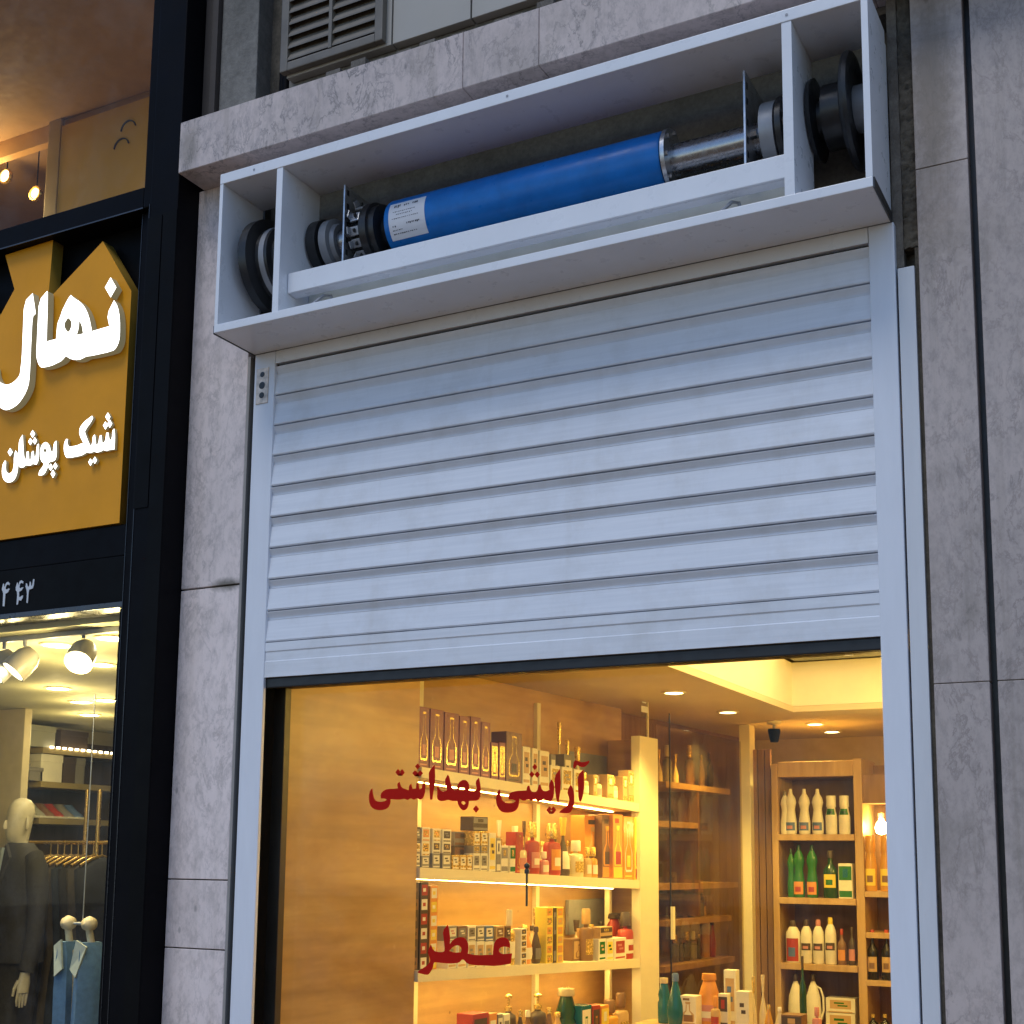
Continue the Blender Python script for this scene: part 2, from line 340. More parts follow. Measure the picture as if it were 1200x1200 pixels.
def smooth_loop(pts, it=1, keep=70):
    """round off a traced loop (corner cutting) but keep sharp tips"""
    for _ in range(it):
        n = len(pts); out = []
        for i in range(n):
            p, c, q = pts[i-1], pts[i], pts[(i+1) % n]
            v1 = (c[0]-p[0], c[1]-p[1]); v2 = (q[0]-c[0], q[1]-c[1])
            l1, l2 = math.hypot(*v1), math.hypot(*v2)
            ang = math.degrees(math.acos(max(-1, min(1, (v1[0]*v2[0]+v1[1]*v2[1])/(l1*l2+1e-9)))))
            if ang > keep: out.append(c)
            else:
                out.append((c[0]-v1[0]*.25, c[1]-v1[1]*.25)); out.append((c[0]+v2[0]*.25, c[1]+v2[1]*.25))
        pts = out
    return pts

# ================================================================== THE SETTING
g = MB().box(-30, 30, -40, -0.30, -0.3, 0.0); struct(g.build('street', ASPH))
g = MB().box(-30, 30, -0.30, 12, -0.3, 0.02); struct(g.build('pavement', ASPH))

# ------------------------------------------------------------------ marble fronted building round the perfume shop
ZL0, ZL1, YL = 3.849, 4.030, -0.13           # lintel
BX0, BX1, BZ0, BZ1, BYF = -1.036, 1.008, 3.217, 3.748, -0.203   # shutter box
B = thing('commercial_building', 'grey marble fronted building carrying the white roller shutter and louvred vent', 'building', (0, 0.3, 0))
pl = MB()
for a, b in ((0.02, 1.303), (1.307, 1.516), (1.520, 2.452), (2.4575, ZL0)):
    pl.box(-1.304, -1.062, 0.0, 0.06, a, b, bev=0.0015, seg=1)
pl.build('pilaster', MARB_L, B)
MB().box(-1.302, -1.064, 0.012, 0.055, 0.02, ZL0-.002).build('pilaster_backing', MORT, B)
st = MB()   # soot stain spreading along the open joint near the guide
pr = MB()
for x0, x1, zs in ((1.074, 1.2015, (0.02, 2.021, 3.343, 6.5)), (1.2195, 1.62, (0.02, 2.021, 3.9, 6.5)), (1.623, 2.4, (0.02, 2.6, 6.5)), (2.403, 3.4, (0.02, 2.1, 6.5))):
    for a, b in zip(zs, zs[1:]): pr.box(x0, x1, 0.0, 0.06, a+.001, b-.001, bev=0.0012, seg=1)
pr.build('pilaster', MARB_R, B)
MB().box(1.06, 3.4, 0.05, 0.30, 0.02, 6.5).box(1.076, 1.199, 0.004, 0.049, 0.03, 6.4).box(1.222, 3.39, 0.004, 0.049, 0.03, 6.4).build('pilaster_backing', MORT, B)
MB().box(1.2005, 1.2205, 0.044, 0.0495, 0.02, 6.4).build('groove_strip', BLKM, B)
lt = MB(); xs = [-1.2835, -0.19, 0.062, 0.985, 2.0]
for a, b in zip(xs, xs[1:]): lt.box(a+.0006, b-.0006, YL, 0.048, ZL0, ZL1, bev=0.002, seg=1)
lt.build('lintel', MARB_T, B)
mo = MB(); k = 60
for i in range(k):   # rough mortar bed on the lintel, under the metal panels
    a = -1.02+i*(3.0/k); h = random.uniform(0.006, 0.03); mo.box(a, a+3.0/k+.004, -0.05-random.uniform(0, .045), 0.04, ZL1-.004, ZL1+.03+h)
mo.build('mortar_bed', MORT, B)
bp = MB(); xp = [(-0.905, -0.498), (-0.492, -0.212), (-0.206, 0.40), (0.406, 1.0), (1.006, 1.07)]
for a, b in xp: bp.box(a, b, -0.052, -0.02, 4.127, 6.5, bev=0.002)
bp.build('wall_panel', BEIGE, B)
MB().box(-0.92, 3.4, -0.018, 0.3, ZL1+.002, 6.5).build('upper_wall', CONC, B)
MB().box(-1.235, -1.075, 0.0, 0.3, ZL1+.001, 6.5, bev=0.004).build('concrete_panel', CONC, B)
MB().box(-1.075, -0.92, 0.075, 0.3, ZL1+.001, 6.5).build('recess_wall', CEM, B)
MB().tube([(-0.985, 0.03, ZL1), (-0.985, 0.03, 6.5)], 0.012, 10).tube([(-0.952, 0.01, ZL1), (-0.952, 0.01, 6.5)], 0.016, 10).build('conduit', DARK, B, smooth=40)
MB().box(-1.262, -1.237, -0.02, 0.3, ZL1-.02, 6.5).box(-1.30, -1.266, -0.01, 0.3, ZL1-.02, 6.5).build('corner_strip', paint('dark_brown_strip', (0.05, 0.04, 0.035), 0.6), B)
# louvred vent let into the beige panels
v0 = aty(338, 82, -0.06); vx0, vx1, vz0 = -0.885, -0.545, 4.165
vf = MB().box(vx0-.03, vx0, -0.078, -0.053, vz0-.03, 5.2, bev=0.004).box(vx1, vx1+.03, -0.078, -0.053, vz0-.03, 5.2, bev=0.004).box(vx0, vx1, -0.078, -0.053, vz0-.03, vz0, bev=0.004)
vent = vf.build('louvre_vent', VENT, B)
MB().box(vx0, vx1, -0.058, -0.053, vz0, 5.2).build('vent_back', CEM, vent)
MB().box((vx0+vx1)/2-.006, (vx0+vx1)/2+.006, -0.080, -0.06, vz0, 5.2).build('vent_bar', VENT, vent)
ls = MB(); z = vz0+.006
while z < 5.15:
    ls.prism([(vx0, -0.076, z), (vx0, -0.076, z+.006), (vx0, -0.060, z+.038), (vx0, -0.060, z+.032)], (vx1-vx0, 0, 0)); z += 0.042
ls.build('vent_slat', VENT, vent)
# cement filled joint right of the shutter and the dirty strip
ce = MB(); nz_, nx_ = 90, 5
gv = [[ce.bm.verts.new((1.036+(1.0735-1.036)*i/nx_, 0.017+random.uniform(-.006, .006) if 0 < i < nx_ else 0.02+random.uniform(-.004, .006), 3.145+(ZL0-.001-3.145)*j/nz_)) for i in range(nx_+1)] for j in range(nz_+1)]
for j in range(nz_):
    for i in range(nx_): ce.bm.faces.new((gv[j][i], gv[j][i+1], gv[j+1][i+1], gv[j+1][i]))
ce.box(1.036, 1.0735, 0.03, 0.06, 3.145, ZL0-.001)
ce.build('cement_strip', CEM, B, smooth=80)
MB().box(1.0095, 1.0345, 0.022, 0.06, 3.10, ZL0-.001).build('joint_strip', MORT, B)
MB().box(1.0625, 1.0735, 0.016, 0.06, 0.02, 3.144).build('joint_strip', CEM, B)
MB().box(-1.0615, -1.04, 0.03, 0.06, 0.02, ZL0-.001).build('joint_strip', BLKM, B)
MB().box(-1.0618, -1.052, 0.001, 0.029, 0.02, 3.214).build('joint_strip', paint('grey_render', (0.30, 0.285, 0.27), 0.8), B)
# dark masonry recess behind the shutter box
rc = MB().box(-1.06, 1.06, 0.135, 0.34, 3.10, ZL0+.1).box(-1.06, 1.06, 0.05, 0.134, ZL0-.02, ZL0+.1).box(-1.06, -1.04, 0.062, 0.134, 3.1, ZL0-.021).box(1.045, 1.06, 0.062, 0.134, 3.1, ZL0-.021).box(-1.039, 1.044, 0.07, 0.134, 3.10, 3.24)
rc.build('shutter_recess', concrete('recess_render', (0.20, 0.175, 0.145), (0.10, 0.088, 0.072), 6), B)
# walls above the shop rooms, blocking the sky
MB().box(-1.3, 3.4, 0.34, 0.5, 2.66, 6.5).box(-1.3, 3.4, 0.34, 6.0, 6.4, 6.5).build('inner_wall', CONC, B)

# ------------------------------------------------------------------ the shutter housing
H = thing('shutter_housing', 'open fronted white steel box above the shutter holding the blue motor', 'shutter box', (0, -0.1, BZ0))
T = 0.0265
MB().box(BX1+.0003, BX1+.004, BYF+.003, 0.0, BZ0-.002, BZ0+T-.001).build('dark_edge_strip', BLKM, H)  # thin black strip on the bottom panel's right end
MB().box(BX0-.004, BX0-.0003, BYF+.003, 0.0, BZ0-.002, BZ0+T-.001).build('dark_edge_strip', BLKM, H)  # black strip standing in for the shadow gap beside the pilaster
MB().box(BX0, BX1, BYF, 0.0, BZ0, BZ0+T, bev=0.002).build('bottom_panel', BOXW, H)
MB().box(BX0, BX1, BYF, 0.0, BZ1-.034, BZ1, bev=0.002).build('top_panel', BOXW, H)
MB().box(BX0, BX0+.013, BYF+.001, 0.0, BZ0+T+.0005, BZ1-.0345, bev=0.001).build('side_panel', BOXW, H)
MB().box(BX1-.017, BX1, BYF+.001, 0.012, BZ0+T+.0005, BZ1-.0345, bev=0.001).build('side_panel', BOXW, H)
MB().box(-0.811, -0.788, BYF+.002, -0.006, BZ0+T+.0005, BZ1-.0345, bev=0.001).build('partition', BOXW, H)
MB().box(0.790, 0.816, BYF+.002, -0.006, BZ0+T+.0005, BZ1-.0345, bev=0.001).build('partition', BOXW, H)
rl = MB().box(-0.786, 0.789, -0.160, -0.150, 3.316, 3.380, bev=0.002).box(-0.786, 0.789, -0.1495, -0.115, 3.372, 3.380).box(-0.786, 0.789, -0.1495, -0.115, 3.316, 3.322)
rl.build('front_rail', BOXW, H)
MB().box(-0.786, 0.789, -0.050, -0.044, BZ0+T+.0005, 3.37).build('back_rail', paint('grey_green_enamel', (0.44, 0.47, 0.45), 0.45), H)
for xx in (-0.70, 0.60):
    MB().tube([(xx, -0.17, BZ0+T+.004), (xx+.03, -0.13, BZ0+T+.055), (xx+.042, -0.11, BZ0+T+.06), (xx+.055, -0.1, BZ0+T+.004)], 0.005, 8).build('bracket', GREYC, H, smooth=40)
for x_ in (-0.9, 0, 0.805): MB().lathe([(0.004, 0), (0.0035, 0.001), (0, 0.0012)], (x_, BYF-.0012, BZ1-.017), 'Y', 10).build('screw', GREYC, H)

# ------------------------------------------------------------------ the motor and its shaft
YS, ZS = 0.0, 3.526
MO = thing('shutter_motor', 'blue tubular shutter motor on a steel shaft between black flanges', 'motor', (-0.06, YS, ZS))
MB().lathe([(0.070, -0.490), (0.085, -0.487), (0.088, -0.480), (0.088, 0.402), (0.085, 0.409), (0.06, 0.412)], (0, YS, ZS), 'X', 48).build('motor_tube', BLUE, MO, smooth=35)
stk = MB().lathe([(0.0886, -0.468), (0.0886, -0.340)], (0, YS, ZS), 'X', 16, a0=R_(150), a1=R_(228))   # axis X: angle 180 faces -y
stk = stk.build('motor_sticker', STICK, MO, smooth=60)
ik = MB()
for a, th, xa, xb, dn in ((156, 9, -.450, -.425, 4), (158, 5, -.415, -.395, 3), (157, 6, -.385, -.365, 3), (172, 2, -.452, -.372, 12), (178, 2, -.440, -.380, 9), (186, 1.6, -.455, -.36, 14), (200, 3, -.455, -.440, 2), (198, 4, -.405, -.357, 8), (208, 2, -.456, -.420, 7), (215, 2.2, -.456, -.370, 12)):
    for q_ in range(dn):
        x_ = xa+(xb-xa)*q_/dn; ik.lathe([(0.0891, x_), (0.0891, x_+(xb-xa)/dn*random.uniform(.4, .8))], (0, YS, ZS), 'X', 2, a0=R_(a), a1=R_(a+th*random.uniform(.6, 1)))
ik.build('sticker_print', INK, stk)
MB().lathe([(0.048, 0.40), (0.048, 0.69)], (0, YS, ZS), 'X', 36).build('shaft', CHROM, MO, smooth=35)
MB().lathe([(0.046, -0.83), (0.046, -0.60)], (0, YS, ZS), 'X', 36).build('shaft', CHROM, MO, smooth=35)
MB().lathe([(0.05, -0.55), (0.05, -0.485)], (0, YS, ZS), 'X', 36).build('shaft_neck', BLKM, MO, smooth=35)
cl = MB().lathe([(0.075, 0.413), (0.091, 0.414), (0.091, 0.426), (0.075, 0.427)], (0, YS, ZS), 'X', 36)
for a in range(8): t = R_(a*45+10); cl.lathe([(0.006, 0.426), (0.006, 0.434)], (0, YS+.079*math.cos(t), ZS+.079*math.sin(t)), 'X', 6)
cl.build('end_collar', STEEL, MO, smooth=35)
for xx in (-0.622, 0.660):
    p = MB().box(xx-.003, xx+.003, YS-.105, YS+.105, ZS-.115, ZS+.135 if xx < 0 else ZS+.150, bev=.001)
    p = p.build('mounting_plate', STEEL, MO)
    for zz in (-.09, -.05, 0, .06, .105):
        MB().box(xx-.0036, xx+.0036, YS-.095, YS-.083, ZS+zz, ZS+zz+.018).build('plate_slot', BLKM, p)
    MB().lathe([(0.011, xx-.012), (0.011, xx+.02)], (0, YS-.06, ZS-.01), 'X', 6).build('bolt', STEEL, MO)
gb = MB().lathe([(0.06, -0.598), (0.082, -0.595), (0.082, -0.575), (0.098, -0.572), (0.098, -0.548), (0.088, -0.545), (0.088, -0.525), (0.06, -0.52)], (0, YS, ZS), 'X', 40); gb.build('gear_ring', BLKM, MO, smooth=35)
for t, mt_, sz in ((128, GREYC, .018), (163, STEEL, .016), (192, GREYC, .014), (214, GREYC, .013), (236, GREYC, .012)):
    c0_ = MB(); c0_.box(-.016, .014, -.003, .003, -sz, sz, bev=.002).box(-.016, -.012, -.022, -.0031, -sz*.8, sz*.8, bev=.001)
    bmesh.ops.rotate(c0_.bm, verts=c0_.bm.verts, cent=(0, 0, 0), matrix=Matrix.Rotation(R_(t-180), 3, 'X')); a = R_(t)
    bmesh.ops.translate(c0_.bm, verts=c0_.bm.verts, vec=(-0.588, YS+.094*math.cos(a), ZS+.094*math.sin(a))); c0_.build('clamp_bracket', mt_, MO)
    MB().lathe([(.0065, -.001), (.0065, .004), (0, .0042)], (-0.586, YS+.102*math.cos(a), ZS+.102*math.sin(a)), 'X', 8).build('clamp_screw', BLKM, MO)
MB().lathe([(0.08, -0.785), (0.088, -0.78), (0.088, -0.745), (0.06, -0.74)], (0, YS, ZS), 'X', 40).build('end_flange', BLKM, MO, smooth=35)
MB().lathe([(0.06, -0.738), (0.082, -0.735), (0.082, -0.708), (0.066, -0.704), (0.062, -0.690)], (0, YS, ZS), 'X', 40).build('grey_collar', GREYC, MO, smooth=35)
MB().lathe([(0.08, 0.690), (0.092, 0.692), (0.092, 0.730), (0.08, 0.732)], (0, YS, ZS), 'X', 44).build('grey_collar', GREYC, MO, smooth=35)
fl = MB().lathe([(0.07, 0.733), (0.098, 0.737), (0.098, 0.752), (0.06, 0.755), (0.06, 0.786)], (0, YS, ZS), 'X', 40)
fl.build('end_flange', BLKM, MO, smooth=35)
for t in (150, 185, 215, 250): a = R_(t); MB().lathe([(0.012, 0.756), (0.012, 0.776)], (0, YS+.075*math.cos(a), ZS+.075*math.sin(a)), 'X', 6).build('flange_bolt', STEEL, MO)
# end discs in the two side bays
MB().lathe([(0.05, -1.005), (0.135, -1.0), (0.155, -0.985), (0.155, -0.955), (0.12, -0.945), (0.12, -0.90), (0.10, -0.895), (0.10, -0.83), (0.05, -0.825)], (0, YS-.01, ZS-.03), 'X', 48).build('spool_disc', BLKM, MO, smooth=35)
MB().lathe([(0.102, -0.93), (0.122, -0.93), (0.122, -0.91), (0.102, -0.91)], (0, YS-.01, ZS-.03), 'X', 48).build('spool_band', GREYC, MO, smooth=35)
MB().lathe([(0.04, 0.818), (0.105, 0.820), (0.108, 0.832), (0.05, 0.836), (0.05, 0.852), (0.084, 0.854), (0.084, 0.905), (0.115, 0.908), (0.120, 0.915), (0.148, 0.918), (0.152, 0.926), (0.148, 0.936), (0.125, 0.938), (0.110, 0.930), (0.04, 0.930)], (0, YS, ZS+.015), 'X', 48).build('spring_drum', BLKM, MO, smooth=35)
MB().lathe([(0.0, 0.931), (0.060, 0.931), (0.060, 0.985), (0, 0.985)], (0, YS, ZS+.02), 'X', 24).build('drum_hub', GREYC, MO, smooth=35)

# ------------------------------------------------------------------ roller shutter curtain and its guides
S_ = thing('roller_shutter', 'half lowered white slatted roller shutter hanging above the lit perfume shop window', 'roller shutter', (0, 0.02, 2.147))
PIT = 0.1011; Z9 = 2.258; prof = []; zt = 3.172
levels = [Z9+i*PIT for i in range(0, 10)]       # lines between slats, rising
def slat_profile(z0, z1):
    """face of one slat from its lower lip z0 up to the next line z1"""
    h = z1-z0
    return [(0.0085, z0+.0015), (0.0050, z0+.0025), (0.0035, z0+.006), (0.0042, z0+h*.10), (0.0115, z0+h*.712), (0.0105, z0+h*.722), (0.0105, z0+h*.732), (0.0165, z0+h*.742), (0.0052, z0+h*.945), (0.0045, z0+h*.966), (0.0085, z0+h*.982)]
sm = MB()
for z0, z1 in zip(levels, levels[1:]):
    jt = random.uniform(-.0007, .0009); P = slat_profile(z0, z1); ring = [(y+jt, z) for y, z in P]+[(0.034, z1-.002), (0.034, z0+.0015)]
    sm.prism([(-0.957, y, z) for y, z in ring], (1.914, 0, 0))
for z0, z1 in zip(levels[1:], levels[2:]): pass
sm.build('curtain', SHUT, S_, smooth=9)
MB().box(-0.957, 0.957, 0.026, 0.030, 2.2, 3.19).build('curtain_back', BLKM, S_)
bb = MB(); ring = [(0.003, 2.147), (0.003, 2.196), (0.0055, 2.199), (0.0055, 2.226), (0.003, 2.230), (0.003, 2.2565), (0.034, 2.2565), (0.034, 2.147)]
bb.prism([(-0.957, y, z) for y, z in ring], (1.914, 0, 0)); bb.build('bottom_bar', SHUT, S_)
MB().box(-0.955, 0.955, 0.012, 0.030, 2.114, 2.1465, bev=0.004).build('rubber_seal', RUBB, S_)
MB().box(-0.949, 0.949, 0.002, 0.02, 3.1745, BZ0-.001).build('top_strip', BOXW, H)
G1 = thing('guide_rail', 'white steel guide rail left of the shutter with a small metal latch plate', 'guide rail', (-0.99, 0.03, 0.02), group='guide rails of the shutter')
MB().box(-1.033, -0.9505, 0.0, 0.014, 0.02, BZ0-.001, bev=0.003).build('channel', GUID, G1)
MB().box(-1.031, -0.9530, 0.0145, 0.062, 0.02, BZ0-.002).build('channel_liner', paint('matt_black', (0.006, 0.006, 0.007), 0.95, spec=0.0), G1)
MB().box(-1.0345, -1.0335, 0.004, 0.06, 0.02, BZ0-.001).build('channel_edge', RUBB, G1)
lp = MB().box(-1.022, -0.974, -0.003, -0.0003, 3.045, 3.165, bev=0.001).build('latch_plate', RUST, G1)
for zz, rr in ((3.073, .010), (3.106, .012), (3.143, .009)): MB().lathe([(rr, 0), (rr, .0006), (0, .0007)], (-0.998, -0.0038, zz), 'Y', 16).build('latch_hole', BLKM, lp)
G2 = thing('guide_rail', 'plain white steel guide rail right of the shutter beside a narrow flashing strip', 'guide rail', (0.98, 0.03, 0.02), group='guide rails of the shutter')
MB().box(0.9505, 1.0155, 0.0, 0.062, 0.02, BZ0-.001, bev=0.003).build('channel', GUID, G2)
fs = MB().box(1.0205, 1.062, 0.0035, 0.02, 0.02, 3.09, bev=0.002)
tag(fs.build('flashing_strip', FLSH, loc=(1.04, 0.01, 0.02)), 'narrow white metal flashing strip between the right guide rail and grey marble', 'flashing')

# ------------------------------------------------------------------ shop window, frame and red lettering
YG = 0.112
SW = thing('shop_window', 'large clear shop window under the shutter with dark frame, lit shelves behind', 'shop window', (0, YG, 0.02))
MB().box(-1.05, 1.0, YG-.003, YG+.003, 0.1, 2.20).build('glass_pane', GLASS, SW)
fr = MB().box(-1.06, -0.958, 0.125, 0.155, 0.02, 2.20, bev=.002).box(-0.957, 1.0, 0.125, 0.155, 2.128, 2.20, bev=.002).box(0.955, 1.05, 0.118, 0.155, 0.02, 2.127).box(-0.957, 0.954, 0.118, 0.155, 0.02, 0.12)
fr.build('window_frame', BRNF, SW)
MB().box(-1.06, -0.992, 0.070, 0.108, 0.02, 2.20, bev=.002).build('frame_seal', RUBB, SW)
YR = YG-.0045
def word(name, loops, ox, oy, sc, label):
    L = [zl(smooth_loop(lp) if len(lp) > 4 else lp, ox, oy, sc, YR) for lp in loops]
    cx = sum(p[0] for p in L[0])/len(L[0]); cz = sum(p[1] for p in L[0])/len(L[0])
    o = outline(name, L, YR, 0.001, [REDT], off=(cx, YR, cz)); o.location = (cx, YR, cz)
    return tag(o, label, 'lettering', 'red lettering on the shop window')
word('window_lettering', [
    [(1130,250),(1145,330),(1146,420),(1125,465),(1035,470),(1032,505),(1015,545),(985,560),(955,540),(935,500),(928,468),(870,468),(840,455),(800,471),(755,468),(735,440),(740,380),(735,330),(747,328),(765,372),(800,382),(828,372),(832,350),(805,282),(837,222),(850,240),(870,330),(890,368),(922,365),(928,320),(948,288),(985,268),(1020,280),(1040,320),(1037,370),(1095,372),(1112,358),(1095,290)],
    [(938,364),(952,345),(980,335),(998,350),(988,372)], [(962,478),(988,470),(1006,490),(988,507),(970,498)],
    [(1102,508),(1130,545),(1103,580),(1074,545)],
    [(715,130),(720,280),(692,455),(672,457),(660,260),(660,190)],
    [(625,280),(626,380),(610,440),(580,460),(550,442),(520,460),(490,442),(460,462),(430,447),(385,458),(300,452),(300,490),(275,540),(205,560),(140,545),(105,505),(95,430),(110,370),(130,350),(135,400),(150,460),(190,478),(240,475),(268,456),(245,446),(210,445),(207,410),(225,380),(265,357),(340,355),(370,350),(362,310),(385,288),(402,345),(470,368),(478,320),(495,308),(506,355),(540,352),(545,300),(562,308),(572,360),(596,350),(600,300)],
    dia(555,145,24,28), dia(531,209,26,29), dia(579,209,26,29), dia(371,200,25,32), dia(409,201,24,32)],
    420, 880, 8.0, 'longer red word with a hooked tail, left in the upper window line')
word('window_lettering', [
    [(900,255),(925,245),(960,265),(1000,265),(1046,250),(1040,275),(1000,312),(960,310),(930,290),(906,325),(891,315)],
    [(990,335),(998,480),(985,580),(965,636),(945,625),(937,480),(937,385)],
    [(870,475),(895,520),(905,600),(895,690),(865,742),(820,745),(763,740),(770,720),(820,690),(850,650),(860,610),(834,540)],
    [(770,325),(778,500),(755,642),(738,636),(720,500),(720,395)],
    [(690,425),(716,470),(712,580),(690,632),(650,632),(620,605),(595,627),(560,633),(530,612),(500,631),(470,610),(430,632),(386,606),(386,640),(375,700),(330,735),(260,742),(205,722),(175,665),(169,590),(190,530),(208,520),(211,570),(228,628),(270,652),(330,650),(356,630),(330,616),(290,616),(283,580),(305,550),(360,535),(420,532),(455,530),(463,490),(481,483),(495,535),(520,546),(555,540),(568,480),(586,474),(601,530),(640,540),(670,525),(664,478)],
    dia(533,310,24,29), dia(505,380,25,31), dia(556,381,25,31), dia(670,715,28,35), dia(706,714,28,35)],
    560, 860, 8.0, 'red word with three tall strokes, right in the upper window line')
word('window_lettering', [
    [(1040,458),(1028,555),(900,576),(800,573),(680,568),(620,555),(592,520),(572,512),(545,546),(480,554),(400,551),(320,540),(305,548),(295,600),(265,650),(240,662),(155,640),(160,622),(210,595),(255,560),(275,530),(265,490),(245,440),(280,377),(300,430),(340,446),(395,446),(410,430),(400,330),(390,245),(437,188),(450,240),(460,310),(456,370),(490,325),(545,305),(595,310),(625,350),(632,410),(625,460),(700,476),(860,471),(862,420),(875,350),(910,315),(960,304),(1005,325),(1023,370),(1018,406),(990,395),(945,395),(918,415),(915,440),(940,464),(985,462)],
    [(450,436),(490,390),(540,380),(570,410),(560,447),(500,452)]],
    470, 1060, 8.0, 'short red word standing alone low on the shop window')

pr_a, pr_b = aty(617.5, 1017, YG+.012), aty(616.5, 1062, YG+.012)
RD = thing('door_bolt', 'thin dark rod with a small knob fixed upright behind the shop window glass', 'bolt', (pr_a.x, YG+.012, pr_b.z))
MB().tube([(pr_a.x, YG+.012, pr_b.z), (pr_a.x, YG+.012, pr_a.z)], .0032, 8).build('rod', BLKM, RD, smooth=60)
MB().lathe([(0, 0), (.007, .002), (.0075, .012), (.004, .016), (.008, .020), (.008, .027), (0, .034)], (pr_a.x, YG+.012, pr_a.z-.018), 'Z', 14).build('knob', BLKM, RD, smooth=60)
# ================================================================== THE PERFUME SHOP INSIDE
A_ = 0.075; W0 = -0.972                       # left wall line x = W0 + A_*(y-0.1)
def Wx(y, off=0.0): return W0+A_*(y-0.1)+off
UN = math.hypot(1, A_); U = Vector((A_/UN, 1/UN, 0)); N = Vector((1/UN, -A_/UN, 0)); WROT = math.pi/2-math.atan(A_)
def wl(y, off, z): b = Vector((Wx(y), y, 0)); return Vector((b.x+off, y, z))
ZC = 2.36; SLP = -0.036
IN = thing('perfume_shop', 'warm lit perfume shop room with brown stone walls behind the red lettered window', 'shop interior', (0, 0.3, 0.02))
def wall_prism(y0, y1, offa, offb, z0, z1, z0b=None, z1b=None, mbi=None, mi=0):
    mbi = mbi or MB(); z0b = z0 if z0b is None else z0b; z1b = z1 if z1b is None else z1b
    lo = [wl(y0, offa, z0), wl(y1, offa, z0b), wl(y1, offb, z0b), wl(y0, offb, z0)]; hi = [wl(y0, offa, z1), wl(y1, offa, z1b), wl(y1, offb, z1b), wl(y0, offb, z1)]
    bm = mbi.bm; a = [bm.verts.new(p) for p in lo]; b = [bm.verts.new(p) for p in hi]
    fs = [bm.faces.new(a[::-1]), bm.faces.new(b)]+[bm.faces.new((a[i], a[(i+1) % 4], b[(i+1) % 4], b[i])) for i in range(4)]
    for f in fs: f.material_index = mi
    return mbi
NY0, NY1, NB = 0.872, 2.66, -0.25            # niche with the lit shelves
wall_prism(0.156, NY0, -0.35, 0.0, 0.02, 2.70).build('stone_pier', STONE, IN)
wall_prism(NY0+.001, 3.0, -0.35, NB, 0.02, 2.70).build('stone_back_wall', STONE, IN)
wall_prism(3.0, 5.0, -0.42, -0.33, 0.02, 2.70).build('side_wall', BWOOD, IN)
MB().box(-1.4, 1.6, 5.0, 5.1, 0.02, 2.9).build('rear_wall', paint('rear_wall_paint', (0.50, 0.37, 0.20), 0.7), IN)
MB().box(1.35, 1.5, 0.16, 5.0, 0.02, 2.9).build('side_wall', STONE, IN)
MB().box(-1.5, 1.5, 0.16, 5.0, 0.021, 0.04).build('shop_floor', FLOOR, IN)
# ceiling with a raised coffer
XC, YC = -0.235, 3.47
ce = MB().box(-1.6, XC, 0.16, 5.0, ZC, ZC+.03).box(XC, 1.35, YC, 5.0, ZC, ZC+.03)
ce.build('lower_ceiling', CEIL, IN)
MB().box(XC-.02, XC, 0.40, YC, ZC+.031, 2.62).box(XC-.02, 1.35, YC, YC+.02, ZC+.031, 2.62).build('coffer_side', COFF, IN)
MB().box(-1.6, 1.35, 0.16, 5.0, 2.78, 2.80).build('upper_ceiling', CEIL, IN)
MB().box(XC+.02, 1.3, YC-.16, YC-.01, 2.625, 2.64).box(0.1, .14, YC-.25, YC-.22, 2.60, 2.66).box(.28, .32, YC-.25, YC-.2, 2.58, 2.66).build('cable_tray', GREYC, IN)
MB().box(-1.0, 1.35, 0.16, 0.20, 2.19, 2.66).build('window_header', CEIL, IN)

LAMPN = [0]
def lamp_child(parent, loc, energy, color, kind='POINT', size=0.05, rot=None, sx=None, sy=None):
    l = bpy.data.lights.new('lamp', kind); l.energy = energy; l.color = color
    if kind == 'POINT': l.shadow_soft_size = size
    if kind == 'SPOT': l.shadow_soft_size = size; l.spot_size = R_(115); l.spot_blend = 0.6
    if kind == 'AREA': l.shape = 'RECTANGLE'; l.size = sx; l.size_y = sy
    o = bpy.data.objects.new('lamp', l); COL.objects.link(o); o.parent = parent; o.location = loc
    if rot: o.rotation_euler = rot
    return o
DL = glow('downlight_glow', (1.0, 0.80, 0.42), 14.0)
def downlight(x, y, z, label, energy, r=0.043, col=WARM, group='ceiling downlights in the perfume shop', gl=None, kind='SPOT', drop=0.03):
    t = thing('downlight', label, 'ceiling light', (x, y, z), group=group)
    MB().lathe([(r*1.35, -.001), (r*1.32, -.005), (r*1.05, -.007), (r, -.002)], (0, 0, 0), seg=28).build('trim_ring', CREAM, t, world=False, smooth=40)
    MB().lathe([(r*1.0, -.0025), (r*.7, -.006), (0, -.0075)], (0, 0, 0), seg=24).build('lens', gl or DL, t, world=False, smooth=60)
    lamp_child(t, (0, 0, -drop), energy, col, kind, 0.04)
for (px, py, lab) in ((790, 811, 'small round ceiling light nearest the clear acrylic sheet'), (853, 834, 'small round ceiling light just left of the raised ceiling edge'),
                      (955, 848, 'small round ceiling light behind the raised ceiling, left of a pair'), (975, 857, 'small round ceiling light behind the raised ceiling, right of a pair')):
    p = atz(px, py, ZC); downlight(p.x, p.y, ZC, lab, 46.0)
# lit hidden lamps of the ceiling coffer (strip on its ledge)
t = thing('coffer_strip_light', 'glowing strip light along the raised ceiling edge in the perfume shop', 'strip light', (XC+.05, 1.7, 2.62))
MB().box(XC+.004, XC+.02, 0.5, 3.2, 2.628, 2.640).build('light_strip', glow('coffer_glow', (1.0, 0.74, 0.28), 5.0), t)
lamp_child(t, (0.45, 0.2, 0.12), 26, (1.0, 0.74, 0.30), 'AREA', rot=(0, 0, 0), sx=0.8, sy=2.4)

